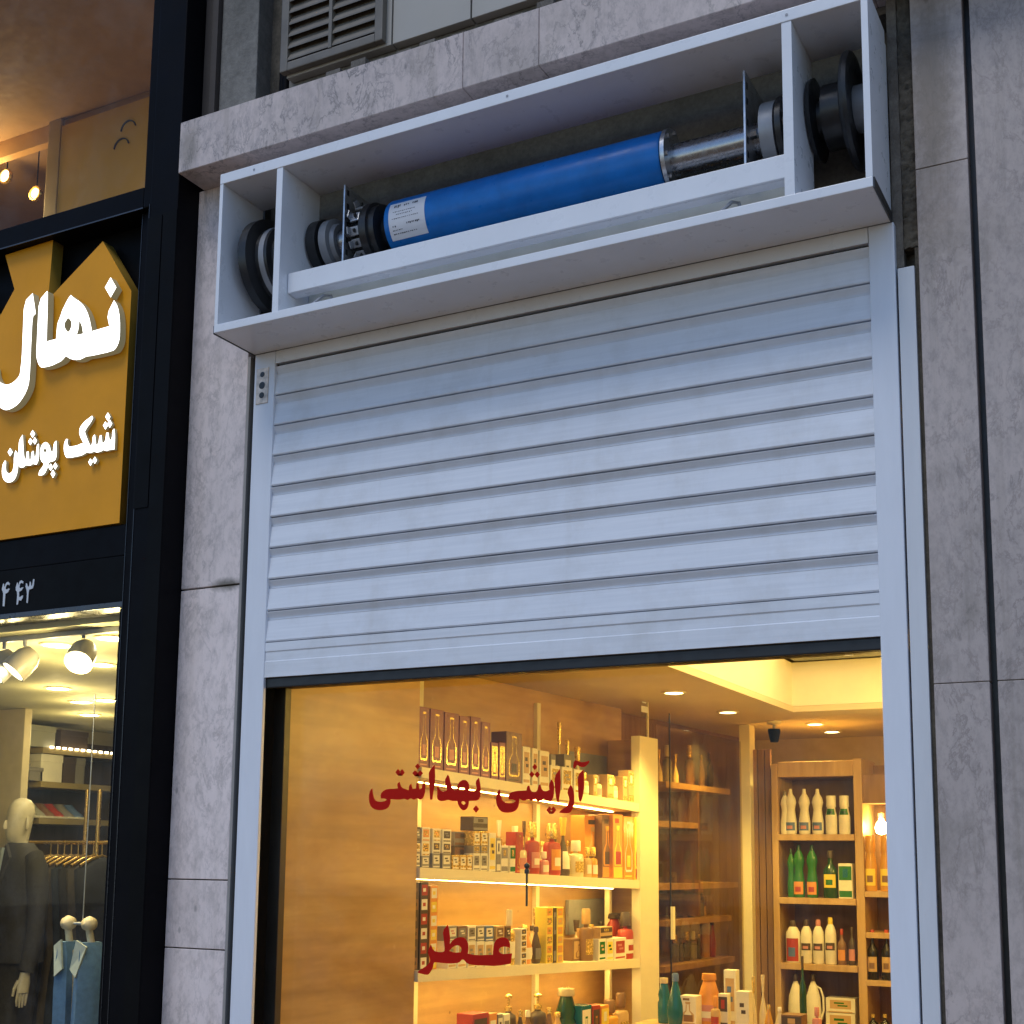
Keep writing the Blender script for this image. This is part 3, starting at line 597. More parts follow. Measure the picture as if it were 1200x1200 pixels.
# unseen lamps added to brighten the room, mainly the stone pier up front
for x_, y_, z_, e_ in ((0.35, 0.75, 2.2, 15), (0.75, 2.0, 2.25, 17), (0.8, 3.2, 2.1, 17)): lamp_child(IN, (x_, y_-.3, z_), e_, WARM, 'POINT', 0.06)
# --- shelves along the left wall
ZSH = [1.921, 1.556, 1.188, 0.815]            # top of each board at y = 0.92
def shz(i, y): return ZSH[i]+SLP*(y-0.92)
NAMES = ['top', 'second', 'third', 'lowest']
SU = thing('wall_shelving', 'cream shelving unit lit by strips and filled with perfume boxes, along the left wall', 'shelving', wl(1.8, -0.12, 0.02))
LED = glow('led_strip_glow', (1.0, 0.66, 0.18), 48.0)
for i in range(4):
    y0, y1 = NY0+.004, NY1; za, zb = shz(i, y0), shz(i, y1)
    sh = wall_prism(y0, y1, NB+.002, 0.012, za-.040, za, zb-.040, zb).build('shelf', CREAM, SU)
    wall_prism(y0+.05, y1-.05, -0.115, -0.10, za-.0425, za-.0405, zb-.0425, zb-.0405).build('led_strip', LED, sh)
wall_prism(NY1+.001, 2.862, -0.030, 0.014, 0.05, 2.185).build('end_panel', CREAM, SU)
wall_prism(2.846, 2.861, NB+.002, -0.031, 0.05, 2.185).build('end_side', STONE, SU)
wall_prism(2.64, 2.665, -0.16, -0.135, 0.05, 1.515).build('upright', CREAM, SU)
wall_prism(2.42, 2.80, NB+.003, NB+.02, 1.24, 1.40).build('back_plaque', GREYC, SU)
for y_ in (1.20, 2.12):
    wall_prism(y_, y_+.03, NB+.001, NB+.02, 0.05, 2.30).build('upright', CREAM, SU)
wall_prism(2.42, 2.80, NB+.003, NB+.02, 1.98, 2.10).build('back_plaque', GREYC, SU)
ac = thing('acrylic_sheet', 'clear acrylic sheet with white corner tags rising above the cream end panel', 'acrylic sheet', wl(2.75, 0.0, 2.185))
wall_prism(2.69, 2.76, 0.004, 0.008, 2.186, ZC-.002).build('sheet', GLASS, ac)
wall_prism(2.762, 2.770, 0.002, 0.010, 2.186, ZC-.002).build('sheet_edge', CREAM, ac)
wall_prism(2.69, 2.76, 0.009, 0.0105, 2.305, 2.335).build('corner_tag', STICK, ac)
wall_prism(2.70, 2.74, 0.009, 0.0105, 2.35, 2.357).build('corner_tag', STICK, ac)

# --- product builders: local frame, front towards -y, base at the origin
def pm(name, c, rough=0.4): return paint('pack_'+name, c, rough, var=0.08, scale=20)
PURP = pm('purple', (0.25, 0.085, 0.10)); PWHT = pm('white', (0.80, 0.76, 0.62)); PDRK = pm('dark', (0.085, 0.06, 0.04)); PRED = pm('red', (0.40, 0.05, 0.03))
PGLD = paint('pack_gold', (0.82, 0.60, 0.18), 0.25, 0.55, var=.15, scale=40); PORG = pm('orange', (0.72, 0.30, 0.06)); PYEL = pm('yellow', (0.82, 0.62, 0.08)); PGRN = pm('green', (0.03, 0.17, 0.03), 0.18)
PDGR = pm('dark_green', (0.02, 0.07, 0.022), 0.15); PBLU = pm('blue', (0.10, 0.17, 0.34)); PTEA = pm('teal', (0.015, 0.13, 0.16), 0.2); PBRN = pm('brown', (0.22, 0.12, 0.06))
PGRY = pm('grey', (0.25, 0.235, 0.21)); PPNK = pm('pink', (0.62, 0.26, 0.22)); PWIN = pm('wine_glass', (0.018, 0.016, 0.010), 0.1); PTAN = pm('tan', (0.55, 0.36, 0.16)); PCLR = pm('pale_glass', (0.70, 0.60, 0.38), 0.1)
PAMB = pm('amber', (0.60, 0.30, 0.05), 0.15)
SIL = [(-.30, 0.0), (.30, 0.0), (.36, .06), (.36, .36), (.30, .44), (.14, .56), (.11, .92), (.15, .94), (.15, 1.0), (-.15, 1.0), (-.15, .94), (-.11, .92), (-.14, .56), (-.30, .44), (-.36, .36), (-.36, .06)]
def sil_ring(mb, w, h, x0, z0, y, t, mi):
    """a bottle's outline printed on a carton front, as a thin raised line"""
    n = len(SIL); o = [(x0+a*w, z0+b*h) for a, b in SIL]; cx, cz = x0, z0+h*.5
    inn = [(p[0]*(1-t)+cx*t, cz+(p[1]-cz)*(1-t*.55)) for p in o]
    for i in range(n):
        j = (i+1) % n; mb.poly([(o[i][0], y, o[i][1]), (o[j][0], y, o[j][1]), (inn[j][0], y, inn[j][1]), (inn[i][0], y, inn[i][1])], mi)
def patch(mb, x0, x1, z0, z1, y, mi): mb.poly([(x0, y, z0), (x1, y, z0), (x1, y, z1), (x0, y, z1)], mi)
def p_box(t, w, d, h, cols, style='label'):
    """carton with printed front; cols = body, print 1, print 2"""
    b = MB().box(-w/2, w/2, -d/2, d/2, 0, h, bev=min(.002, w*.05)).build('carton', cols[0], t, world=False)
    m_ = MB(); y = -d/2-.0006; ms = [cols[1], cols[2] if len(cols) > 2 else cols[1]]
    if style == 'bottle':
        sil_ring(m_, w*.95, h*.80, 0, h*.12, y, .15, 0); patch(m_, -w*.16, w*.16, h*.2, h*.38, y-.0002, 1); patch(m_, -w*.36, w*.30, h*.04, h*.065, y, 1)
    elif style == 'label':
        patch(m_, -w*.36, w*.36, h*.30, h*.86, y, 0); patch(m_, -w*.22, w*.12, h*.62, h*.72, y-.0003, 1); patch(m_, -w*.10, w*.24, h*.46, h*.55, y-.0003, 1); patch(m_, -w*.40, w*.40, h*.06, h*.14, y, 0)
    elif style == 'bands':
        patch(m_, -w*.46, w*.46, h*.04, h*.22, y, 0); patch(m_, -w*.46, w*.46, h*.52, h*.92, y, 0); patch(m_, -w*.18, w*.18, h*.60, h*.84, y-.0003, 1)
    elif style == 'art':
        patch(m_, -w*.44, w*.44, h*.02, h*.18, y, 0); sil_ring(m_, w*1.05, h*.62, 0, h*.2, y, .45, 0); patch(m_, -w*.25, w*.3, h*.22, h*.42, y-.0002, 1); patch(m_, -w*.3, w*.1, h*.86, h*.93, y, 1)
    elif style == 'window':
        patch(m_, -w*.40, w*.40, h*.1, h*.9, y, 0); sil_ring(m_, w*.8, h*.6, 0, h*.14, y-.0003, .3, 1)
    elif style == 'stack':
        k_ = 6
        for q in range(k_): patch(m_, -w*.36, w*.36, h*(q+.1)/k_, h*(q+.84)/k_, y, q % 2); patch(m_, -w*.2, w*.15, h*(q+.35)/k_, h*(q+.6)/k_, y-.0003, (q+1) % 2)
    m_.build('printed_front', ms, b, world=False)
PROF = {
 'detergent': ([(.0, .0), (.86, 0), (.96, .02), (1, .08), (1, .28), (.80, .44), (.72, .54), (.86, .64), (.98, .70), (.80, .80), (.42, .88), (.36, .90)], [(.34, .885), (.36, .93), (.30, .94), (.30, .985), (.22, 1.0), (0, 1.0)]),
 'cream': ([(.0, .0), (.9, 0), (1, .02), (1, .62), (.92, .72), (.62, .82), (.40, .86)], [(.44, .855), (.44, .95), (.36, 1.0), (0, 1.0)]),
 'tall_cap': ([(.0, .0), (.92, 0), (1, .03), (1, .46), (.76, .62), (.70, .70)], [(.82, .70), (.84, .72), (.82, .985), (.76, 1.0), (0, 1.0)]),
 'wine': ([(.0, .0), (.92, 0), (1, .02), (1, .52), (.94, .60), (.5, .68), (.34, .74), (.32, .86)], [(.38, .84), (.38, .99), (.32, 1.0), (0, 1.0)]),
 'perfume': ([(.0, .0), (.95, 0), (1, .03), (1, .56), (.86, .62), (.3, .65), (.26, .72)], [(.5, .70), (.52, .72), (.5, .98), (.42, 1.0), (0, 1.0)]),
 'flask': ([(.0, .0), (.9, 0), (1, .05), (.9, .3), (.45, .52), (.22, .62), (.20, .70)], [(.28, .69), (.34, .80), (.45, .98), (.40, 1.0), (0, 1.0)]),
 'drop': ([(.0, .0), (.7, 0), (.8, .02), (1, .24), (.96, .42), (.55, .68), (.34, .80), (.30, .86)], [(.40, .85), (.40, .97), (.30, 1.0), (0, 1.0)]),
 'soft': ([(.0, .0), (.9, 0), (1, .03), (1, .44), (.80, .50), (.94, .62), (.60, .84), (.52, .88)], [(.66, .87), (.70, .88), (.66, .99), (0, 1.0)]),
 'pump': ([(.0, .0), (.92, 0), (1, .03), (1, .60), (.9, .66), (.4, .70), (.36, .74)], [(.40, .73), (.40, .80), (.14, .81), (.12, .92), (.4, .93), (.42, .97), (.1, 1.0), (0, 1.0)]),
}
def p_bottle(t, w, h, kind, cols, flat=0.7, lab=(.12, .42)):
    bp_, cp = PROF[kind]; r = w/2
    b = MB().lathe([(a*r, z*h) for a, z in bp_], seg=24, sy=flat).build('body', cols[0], t, world=False, smooth=50)
    MB().lathe([(a*r, z*h) for a, z in cp], seg=18, sy=max(flat, .9)).build('cap', cols[1], t, world=False, smooth=50)
    if len(cols) > 2:
        def rad(zz):
            for (a, z0), (b2, z1) in zip(bp_, bp_[1:]):
                if z1 > z0 and z0 <= zz <= z1: return a+(b2-a)*(zz-z0)/(z1-z0)
            return 1
        rr = [(rad(lab[0]+(lab[1]-lab[0])*q/5)*r+.0008, (lab[0]+(lab[1]-lab[0])*q/5)*h) for q in range(6)]
        l = MB().lathe(rr, seg=12, sy=flat, a0=R_(218), a1=R_(322)).build('label', cols[2], b, world=False, smooth=60)
        if len(cols) > 3:
            rr2 = [(a+.0005, z) for a, z in rr[1:4]]
            MB().lathe(rr2, seg=8, sy=flat, a0=R_(240), a1=R_(295)).build('label_print', cols[3], l, world=False, smooth=60)
def p_jug(t, w, h, cols):
    r = w/2
    b = MB().lathe([(0, 0), (.9*r, 0), (r, .02*h), (r, .42*h), (.9*r, .62*h), (.5*r, .80*h), (.26*r, .88*h), (.26*r, .90*h)], seg=24, sy=.7).build('body', cols[0], t, world=False, smooth=50)
    MB().lathe([(.30*r, .885*h), (.30*r, .985*h), (.2*r, h), (0, h)], seg=16).build('cap', cols[1], t, world=False, smooth=50)
    MB().tube([(.45*r, 0, .80*h), (.95*r, 0, .76*h), (1.28*r, 0, .62*h), (1.30*r, 0, .40*h), (.95*r, 0, .24*h)], [.10*r, .13*r, .14*r, .13*r, .12*r], 10).build('handle', cols[0], t, world=False, smooth=60)

ORD = ['first', 'second', 'third', 'fourth', 'fifth', 'sixth', 'seventh', 'eighth', 'ninth', 'tenth', 'eleventh', 'twelfth', 'thirteenth', 'fourteenth', 'fifteenth', 'sixteenth', 'seventeenth', 'eighteenth', 'nineteenth', 'twentieth']
CNT = {}
def lab_for(look, where):
    k_ = (look, where); CNT[k_] = CNT.get(k_, 0)+1; return k_, CNT[k_]
PENDING = []
def put(look, where, name, cat, loc, rotz, group):
    k_, n = lab_for(look, where); t = thing(name, '', cat, loc, rotz, group); PENDING.append((t, look, where, n)); return t
def niche(shelf, a, b, top, look, kind, cols, style='label', back=0.0, base=None, d=None, flat=.7, lab=(.12, .42)):
    off = 0.0-back-.004; dv = (A_, 1); p0 = (W0+off, 0.1)
    pa, pb = atw(a, 1000, p0, dv), atw(b, 1000, p0, dv); ym = (pa.y+pb.y)/2; w = (pb.y-pa.y)*UN*.985
    zt = atw((a+b)/2, top, p0, dv).z; zb = shz(shelf, ym)+.001 if base is None else atw((a+b)/2, base, p0, dv).z
    h = zt-zb; dd = d if d else min(w, .075); loc = wl(ym, off-dd/2, zb)
    isb = kind == 'box'
    t = put(look, 'on '+NAMES[shelf]+' cream shelf', 'perfume_box' if isb else 'perfume_bottle', 'box' if isb else 'bottle', loc, WROT, ('perfume boxes' if isb else 'perfume bottles')+' on the '+NAMES[shelf]+' shelf of the left wall')
    if isb: p_box(t, w, dd, h, cols, style)
    else: p_bottle(t, w, h, kind, cols, flat, lab)
    return t
def stack(shelf, a, b, tops, base, look, cols, style='label', back=0.0):
    """several small cartons one on another, each a thing of its own; tops listed from the lowest"""
    z = base
    for i, tp in enumerate(tops):
        niche(shelf, a, b, tp, look, 'box', cols[i % len(cols)], style, back, None if i == 0 else z+.05, d=.055); z = tp

# top shelf
for a, b, tp in ((488.5, 501, 828), (502, 518, 831), (519, 536, 835), (536.8, 549, 839), (550, 562, 840), (562.8, 573.5, 846)): niche(0, a, b, tp, 'purple perfume carton with a gold bottle outline', 'box', [PURP, PGLD, PPNK], 'bottle', d=.07)
for a, b in ((574.5, 583), (584, 591.5)): niche(0, a, b, 870, 'small purple carton in a gold frame', 'box', [PURP, PGLD, PURP], 'window')
niche(0, 592.5, 611, 858, 'wide brown carton with a bottle outline', 'box', [PBRN, PGLD, PDRK], 'bottle')
for a, b, tp in ((612, 621, 875), (623.5, 630, 877), (632, 643.5, 880)): niche(0, a, b, tp, 'white perfume carton with a dark square', 'box', [PWHT, PTAN, PDRK], 'label')
for a, b, tp in ((645, 656, 897), (658.5, 671, 899), (673, 684, 902)): niche(0, a, b, tp, 'low white box with a pale print', 'box', [PWHT, PGLD, PGRY], 'label')
for a, b, tp, c in ((687, 695, 905, [PCLR, PGLD, PWHT]), (701, 711, 909, [PCLR, PGRY, PPNK]), (721, 729.5, 911, [PCLR, PGLD, PWHT])): niche(0, a, b, tp, 'squat pale perfume flask', 'perfume', c)
for a, b, tp in ((695.8, 700.4, 908), (712, 720, 908), (730.5, 736, 910), (737, 743.5, 903)): niche(0, a, b, tp, 'small tan carton with gold bands', 'box', [PTAN, PGLD, PWHT], 'bands')
for a, b, tp in ((657.5, 664.5, 846), (667, 673, 867), (680, 690, 875)): niche(0, a, b, tp, 'slim gold flask rising behind the low boxes', 'flask', [PCLR, PGLD], back=.10)
for a, b in ((645, 651), (661, 670)): niche(0, a, b, 884, 'grey carton half hidden behind low white boxes', 'box', [PGRY, PWHT, PDRK], 'label', back=.09)
# second shelf
stack(1, 486.5, 493, [998, 988, 969], 1014, 'narrow dark carton in the stack nearest the stone pier', [[PGRY, PWHT, PDRK], [PWHT, PGLD, PDRK], [PDRK, PGRY, PWHT]], 'label')
stack(1, 494.3, 504, [1003, 986, 969.5], 1015, 'white and gold carton in the second stack', [[PGRY, PWHT, PDRK], [PWHT, PGLD, PDRK], [PWHT, PORG, PGLD]], 'label')
stack(1, 507, 516.5, [1000, 986, 971], 1015, 'white and grey carton in the third stack', [[PGRY, PWHT, PDRK], [PWHT, PDRK, PGLD], [PWHT, PGLD, PORG]], 'label')
stack(1, 518.5, 529, [1000, 987, 972], 1015, 'pale carton in the fourth stack', [[PGRY, PWHT, PDRK], [PWHT, PDRK, PGLD], [PWHT, PDRK, PGRY]], 'label')
for a, b in ((530.3, 538.5), (539.2, 547), (547.6, 554)): niche(1, a, b, 1002, 'tiny gold framed box in the front row', 'box', [PGLD, PWHT, PDRK], 'label', d=.04)
stack(1, 532, 554, [991, 975], 1015, 'wide dark carton behind the tiny boxes', [[PDRK, PBRN, PDRK], [PGRY, PBRN, PDRK]], 'bands', back=.045)
stack(1, 555, 563, [1000, 991, 974], 1017, 'square gold carton with a dark seal, left column', [[PWHT, PGRY, PDRK], [PGRY, PGLD, PDRK], [PGLD, PWHT, PDRK]], 'label')
stack(1, 563.6, 572, [1000, 991, 974], 1017, 'square gold carton with a dark seal, right column', [[PWHT, PGRY, PDRK], [PGRY, PGLD, PDRK], [PGLD, PWHT, PDRK]], 'label')
niche(1, 554, 572, 957, 'dark carton lying high on the gold columns', 'box', [PDRK, PGRY, PDRK], 'bands', base=973.6, d=.06)
niche(1, 573.3, 581.5, 976, 'pale carton with a round print beside gold columns', 'box', [PWHT, PYEL, PDRK], 'label')
niche(1, 582, 587, 982, 'slim grey box next to a round printed carton', 'box', [PGRY, PWHT, PDRK], 'bands')
niche(1, 587.6, 595.6, 991, 'short white carton with grey bands', 'box', [PWHT, PGRY, PGLD], 'bands'); niche(1, 598, 604.4, 991, 'short white carton with green bands', 'box', [PWHT, PGRN, PGLD], 'bands')
for a, b, tp in ((587, 595, 961), (597, 603, 975)): niche(1, a, b, tp, 'slim cream flask standing behind short cartons', 'flask', [PCLR, PWHT], back=.08)
niche(1, 605.5, 613.5, 975, 'narrow red carton with a bottle outline', 'box', [PRED, PGLD, PORG], 'bottle', back=.02)
niche(1, 613, 624, 980, 'rounded gold flask in front of red cartons', 'perfume', [PCLR, PGLD, PPNK]); niche(1, 616, 622, 962, 'brown flask behind the rounded gold flask', 'flask', [PBRN, PDRK], back=.1)
niche(1, 627, 638.6, 963, 'red perfume bottle with a gold cap', 'perfume', [PRED, PGLD, PPNK, PWHT]); niche(1, 640, 648, 998, 'small pink bottle between two red bottles', 'perfume', [PPNK, PWHT, PWHT])
niche(1, 649, 662.5, 965, 'broad red perfume bottle with a round gold cap', 'perfume', [PRED, PGLD, PORG, PWHT], lab=(.1, .5)); niche(1, 663.3, 674, 958, 'dark bottle with a tall yellow funnel cap', 'flask', [PDRK, PYEL, PWHT])
niche(1, 677.5, 689.5, 985, 'pale bottle with a wide gold shoulder', 'perfume', [PCLR, PWHT, PGLD]); niche(1, 691, 697, 993, 'small tan bottle left of the tall cartons', 'perfume', [PTAN, PGLD, PWHT]); niche(1, 698, 704.5, 993, 'small amber bottle left of the tall cartons', 'perfume', [PAMB, PGLD, PWHT])
niche(1, 685.5, 705, 956, 'tall orange carton with a dark top', 'box', [PORG, PTAN, PDRK], 'art', back=.06); niche(1, 706, 718, 955, 'tall brown carton with a dark oval top', 'box', [PBRN, PORG, PDRK], 'art', back=.02)
niche(1, 718.8, 730.2, 954, 'tall amber carton with yellow foot', 'box', [PORG, PYEL, PRED], 'art'); niche(1, 731, 743, 957, 'tall carton with a white bottle shape', 'box', [PAMB, PWHT, PYEL], 'bottle'); niche(1, 744, 757.5, 958, 'tall yellow carton with a red bottle shape', 'box', [PYEL, PRED, PGRN], 'art')
# third shelf
niche(2, 485.5, 492.5, 1034, 'tall dark carton column beside the stone pier', 'box', [PDRK, PBRN, PDRK], 'stack'); niche(2, 494, 503.5, 1034, 'tall dark carton covered with red and white squares', 'box', [PDRK, PWHT, PRED], 'stack'); niche(2, 505.5, 514.5, 1038, 'tall orange carton covered with yellow squares', 'box', [PORG, PYEL, PWHT], 'stack')
cc = ([PGRY, PWHT, PPNK], [PBRN, PGRY, PWHT], [PWHT, PGRY, PDRK], [PGRY, PWHT, PDRK], [PBLU, PWHT, PDRK], [PTAN, PBRN, PWHT], [PBRN, PDRK, PWHT])
for (a, b), c, lk_ in zip(((527, 537.5), (538.2, 549), (550, 559.5), (560.2, 569.5), (570, 580), (582.5, 592.5), (594, 600)), cc, ('grey', 'brown', 'white', 'slate grey', 'blue', 'tan', 'dark brown')):
    niche(2, a, b, 1103, 'pale lower carton under a '+lk_+' one', 'box', [PWHT, PTAN, PGRY], 'label'); niche(2, a, b, 1085, lk_+' carton on top of a pale one', 'box', c, 'label', base=1102.6, d=.055)
niche(2, 600.5, 609.5, 1066, 'slim gold bottle with a tall clear cap', 'perfume', [PGLD, PCLR, PWHT]); niche(2, 611.5, 618.5, 1088, 'cream carton next to the slim gold bottle', 'box', [PWHT, PGLD, PDRK], 'stack')
niche(2, 619, 631, 1084, 'orange perfume bottle with a pointed cap', 'drop', [PORG, PGLD, PWHT]); niche(2, 631.8, 640, 1086, 'round black bottle beside tall yellow cartons', 'drop', [PDRK, PDRK, PGRY]); niche(2, 629, 634, 1064, 'thin pale flask behind the orange bottle', 'flask', [PCLR, PGLD], back=.1)
niche(2, 641, 648.8, 1063, 'tall yellow carton, left of the dark slim one', 'box', [PYEL, PGLD, PORG], 'stack'); niche(2, 649.2, 652.8, 1064, 'slim dark carton between two tall yellow ones', 'box', [PDRK, PGRY, PDRK], 'bands'); niche(2, 653.4, 661, 1063, 'tall yellow carton, right of the dark slim one', 'box', [PYEL, PTAN, PORG], 'stack')
niche(2, 671.5, 688, 1100, 'low brown see-through box at the shelf middle', 'box', [PBRN, PTAN, PBRN], 'window', back=.05); niche(2, 681, 687, 1088, 'small brown flask behind the low brown box', 'flask', [PBRN, PTAN], back=.12)
niche(2, 690.5, 701, 1065, 'tall brown bottle with a light neck', 'perfume', [PBRN, PTAN, PGLD]); niche(2, 702, 710.4, 1100, 'small white carton with a green print', 'box', [PWHT, PGRN, PTAN], 'label'); niche(2, 703.5, 718, 1086, 'flat tan carton lying on small white cartons', 'box', [PTAN, PDRK, PGLD], 'bands', base=1099.6, d=.05)
niche(2, 711, 719.3, 1100, 'small white carton with a yellow print', 'box', [PWHT, PYEL, PGRN], 'label'); niche(2, 720, 734, 1099, 'low red and white carton', 'box', [PWHT, PRED, PPNK], 'label'); niche(2, 721, 733, 1070, 'dark red flask behind the low red carton', 'soft', [PRED, PDRK], back=.09); niche(2, 735, 746.5, 1069, 'red bottle with a dark shoulder at the shelf end', 'perfume', [PRED, PDRK, PWHT, PRED])
# a back row half hidden behind the first one
rb = random.Random(5)
for sh_, x0_, x1_, lo, hi in ((0, 600, 738, 18, 34), (1, 560, 745, 40, 58), (2, 520, 735, 30, 48)):
    x_ = x0_
    while x_ < x1_:
        w_ = rb.uniform(6, 10); cm_, nm_ = rb.choice(((PTAN, 'tan'), (PAMB, 'amber'), (PCLR, 'pale'), (PBRN, 'brown'), (PGLD, 'gold'))); kd_ = rb.choice(('perfume', 'flask', 'drop', 'box'))
        yy_ = atw(x_, 1000, (W0-.15, .1), (A_, 1)).y; q0 = wl(yy_, -.15, shz(sh_, yy_)); v_ = q0-CAM; py_ = CY-F*v_.dot(AU)/v_.dot(AF)
        niche(sh_, x_, x_+w_, py_-rb.uniform(lo, hi), nm_+(' carton' if kd_ == 'box' else ' flask')+' half hidden in the back row', kd_, [cm_, rb.choice((PGLD, PWHT, PDRK)), PWHT], 'bands', back=.15)
        x_ += w_+rb.uniform(2, 14)
# lowest shelf, its lower half below the picture's edge
for a, b, tp, lk_, kd, c, stl in ((557, 575.5, 1187, 'red windowed carton', 'box', [PRED, PDRK, PORG], 'window'), (576, 585, 1187, 'orange carton with a white square', 'box', [PORG, PWHT, PRED], 'label'), (586, 591.5, 1188, 'thin grey carton', 'box', [PGRY, PWHT, PDRK], 'bands'), (592.5, 600, 1188, 'white carton with a dark dot', 'box', [PWHT, PGRY, PDRK], 'label'),
        (601, 613, 1165, 'black bottle with a pale spray head', 'pump', [PDRK, PGLD, PBRN], ''), (614, 622, 1184, 'black flask beside a spray bottle', 'drop', [PDRK, PGLD, PDRK], ''), (623, 632, 1184, 'squat flask with pearl cap', 'drop', [PBRN, PWHT, PGLD], ''), (634, 647, 1164, 'black bottle with a long spray neck', 'pump', [PDRK, PGLD, PBRN], ''),
        (648, 657, 1181, 'brown flask with a bead cap', 'drop', [PBRN, PGLD, PGLD], ''), (658, 668, 1186, 'tan flask with a bead cap', 'drop', [PTAN, PGLD, PWHT], ''), (665, 681, 1158, 'tall dark green bottle with a pale cap', 'soft', [PDGR, PCLR, PDRK], '')):
    niche(3, a, b, tp, lk_, kd, c, stl) if kd == 'box' else niche(3, a, b, tp, lk_, kd, c, back=.03)
for a, b, tp, lk_, kd, c, stl in ((682, 694, 1178, 'green and white carton', 'box', [PTEA, PWHT, PGRN], 'window'), (695, 704, 1178, 'dark red carton', 'box', [PRED, PDRK, PORG], 'window'), (705, 714, 1178, 'orange carton with pale edge', 'box', [PORG, PYEL, PWHT], 'bands'), (716, 729, 1172, 'amber bottle with a wide cap', 'perfume', [PAMB, PBRN, PGLD], ''), (730, 741, 1164, 'tan bottle at the end panel', 'perfume', [PTAN, PBRN, PGLD], '')):
    niche(3, a, b, tp, lk_, kd, c, stl) if kd == 'box' else niche(3, a, b, tp, lk_, kd, c)

# --- dim glazed cabinet beyond the end panel
GC = thing('glass_cabinet', 'dim dark wood cabinet behind a glass door between the cream panel and post', 'cabinet', wl(3.4, -0.15, 0.02))
wall_prism(2.87, 3.97, -0.325, -0.31, 0.05, ZC-.03).build('cabinet_back', BWOOD, GC)
for zz, y0, y1 in ((1.985, 3.03, 3.86), (1.785, 2.87, 3.42), (1.47, 2.87, 3.96), (1.29, 3.03, 3.86), (1.065, 3.0, 3.90)):
    wall_prism(y0, y1, -0.305, -0.02, zz-.03, zz).build('cabinet_shelf', MWOOD, GC)
wall_prism(3.42, 3.44, -0.305, -0.02, 1.30, 1.95).build('divider', BWOOD, GC)
wall_prism(2.865, 3.97, -0.001, 0.004, 0.06, ZC-.1).build('cabinet_glass', glassmat('smoked_glass', (0.86, 0.80, 0.66), 0.55), GC)
wall_prism(3.012, 3.020, 0.0045, 0.009, 0.06, ZC-.03).build('door_edge', BLKM, GC)
wall_prism(3.006, 3.028, 0.010, 0.024, 1.20, 1.36).build('door_handle', CREAM, GC)
def cab(y, z, w, h, kind, cols, look, zi):
    t = put(look, 'in the dim glass cabinet', 'cabinet_bottle', 'bottle', wl(y, -0.10, z+.001), WROT, 'bottles in the dim glass cabinet'); p_bottle(t, w, h, kind, cols)
for i, (y, w, h, kd, c) in enumerate(((3.12, .05, .17, 'flask', [PCLR, PGLD]), (3.22, .06, .2, 'perfume', [PGRY, PWHT]), (3.32, .05, .16, 'flask', [PCLR, PGLD]), (3.5, .07, .22, 'perfume', [PBRN, PGLD]), (3.66, .05, .18, 'drop', [PTAN, PGLD]), (3.78, .05, .2, 'wine', [PDRK, PBRN]))): cab(y, 1.985, w, h, kd, c, ['slim pale flask at the left', 'grey square bottle', 'slim pale flask', 'brown square bottle', 'tan drop bottle', 'dark necked bottle'][i]+' of the uppermost row', 0)
for i, (y, w, h, kd, c) in enumerate(((3.3, .05, .14, 'perfume', [PDRK, PGLD]), (3.37, .05, .12, 'drop', [PDRK, PGRY]), (3.44, .05, .15, 'perfume', [PDRK, PGLD]), (3.52, .06, .15, 'perfume', [PGRY, PWHT]), (3.6, .05, .13, 'drop', [PDRK, PGLD]), (3.68, .07, .33, 'wine', [PTAN, PBRN]), (3.78, .06, .2, 'drop', [PRED, PDRK]))): cab(y, 1.065, w, h, kd, c, ['black square bottle', 'round black bottle', 'tall black bottle', 'grey bottle', 'small black bottle', 'tall tan wine bottle', 'dull red bottle'][i]+' of the lowest row', 0)
cab(3.55, 1.47, .07, .27, 'wine', [PTAN, PBRN], 'tan wine bottle of the middle row', 0); cab(3.5, 1.29, .06, .13, 'drop', [PGRY, PDRK], 'grey drop bottle above the lowest row', 0); cab(3.62, 1.29, .06, .12, 'perfume', [PGRY, PDRK], 'squat grey bottle above the lowest row', 0)

# --- post, wooden wall and the display cases at the back
pst = aty(868, 1000, 4.0); pe = aty(880.5, 1000, 4.0)
tag(MB().box(pst.x, pe.x, 4.0, 4.10, 0.05, ZC-.001, bev=.003).build('post', CREAM, loc=((pst.x+pe.x)/2, 4.05, 0.05)), 'slim cream post between the dim glass cabinet and brown wooden boards', 'post')
BWp = MB()
for a, b in ((882, 889.5), (890, 897.5), (898, 905)): BWp.box(aty(a, 1000, 4.06).x, aty(b, 1000, 4.06).x-.002, 4.06, 4.09, 0.05, 2.22, bev=.002)
BWp.build('board_wall', BWOOD, IN)
YB = 4.0
X0 = aty(905, 1000, YB).x; Xa = aty(912.5, 1000, YB).x; X1 = aty(1002, 1000, YB).x; X2 = aty(1012, 1000, YB).x; X3 = X2+.62
DC = thing('display_case', 'wooden display case of cleaning bottles standing against the back of the shop', 'display case', ((X0+X1)/2, 4.15, 0.05))
MB().box(X0, Xa, YB, 4.34, 0.05, 2.13, bev=.003).build('side_panel', MWOOD, DC)
MB().box(X1, X2, YB, 4.34, 0.05, 2.15, bev=.003).build('side_panel', MWOOD, DC)
MB().box(X3, X3+.04, YB, 4.34, 0.05, 2.15, bev=.003).build('side_panel', MWOOD, DC)
MB().box(Xa+.001, X1-.001, YB+.004, 4.34, 2.055, 2.14, bev=.003).build('top_rail', MWOOD, DC)
MB().box(Xa+.001, X1-.001, 4.30, 4.34, 0.05, 2.054).box(X2+.001, X3-.001, 4.30, 4.34, 0.05, 2.13).build('case_back', BWOOD, DC)
MB().box(X2+.001, X3-.001, YB+.01, 4.3, 1.905, 2.06).build('top_rail', BWOOD, DC)
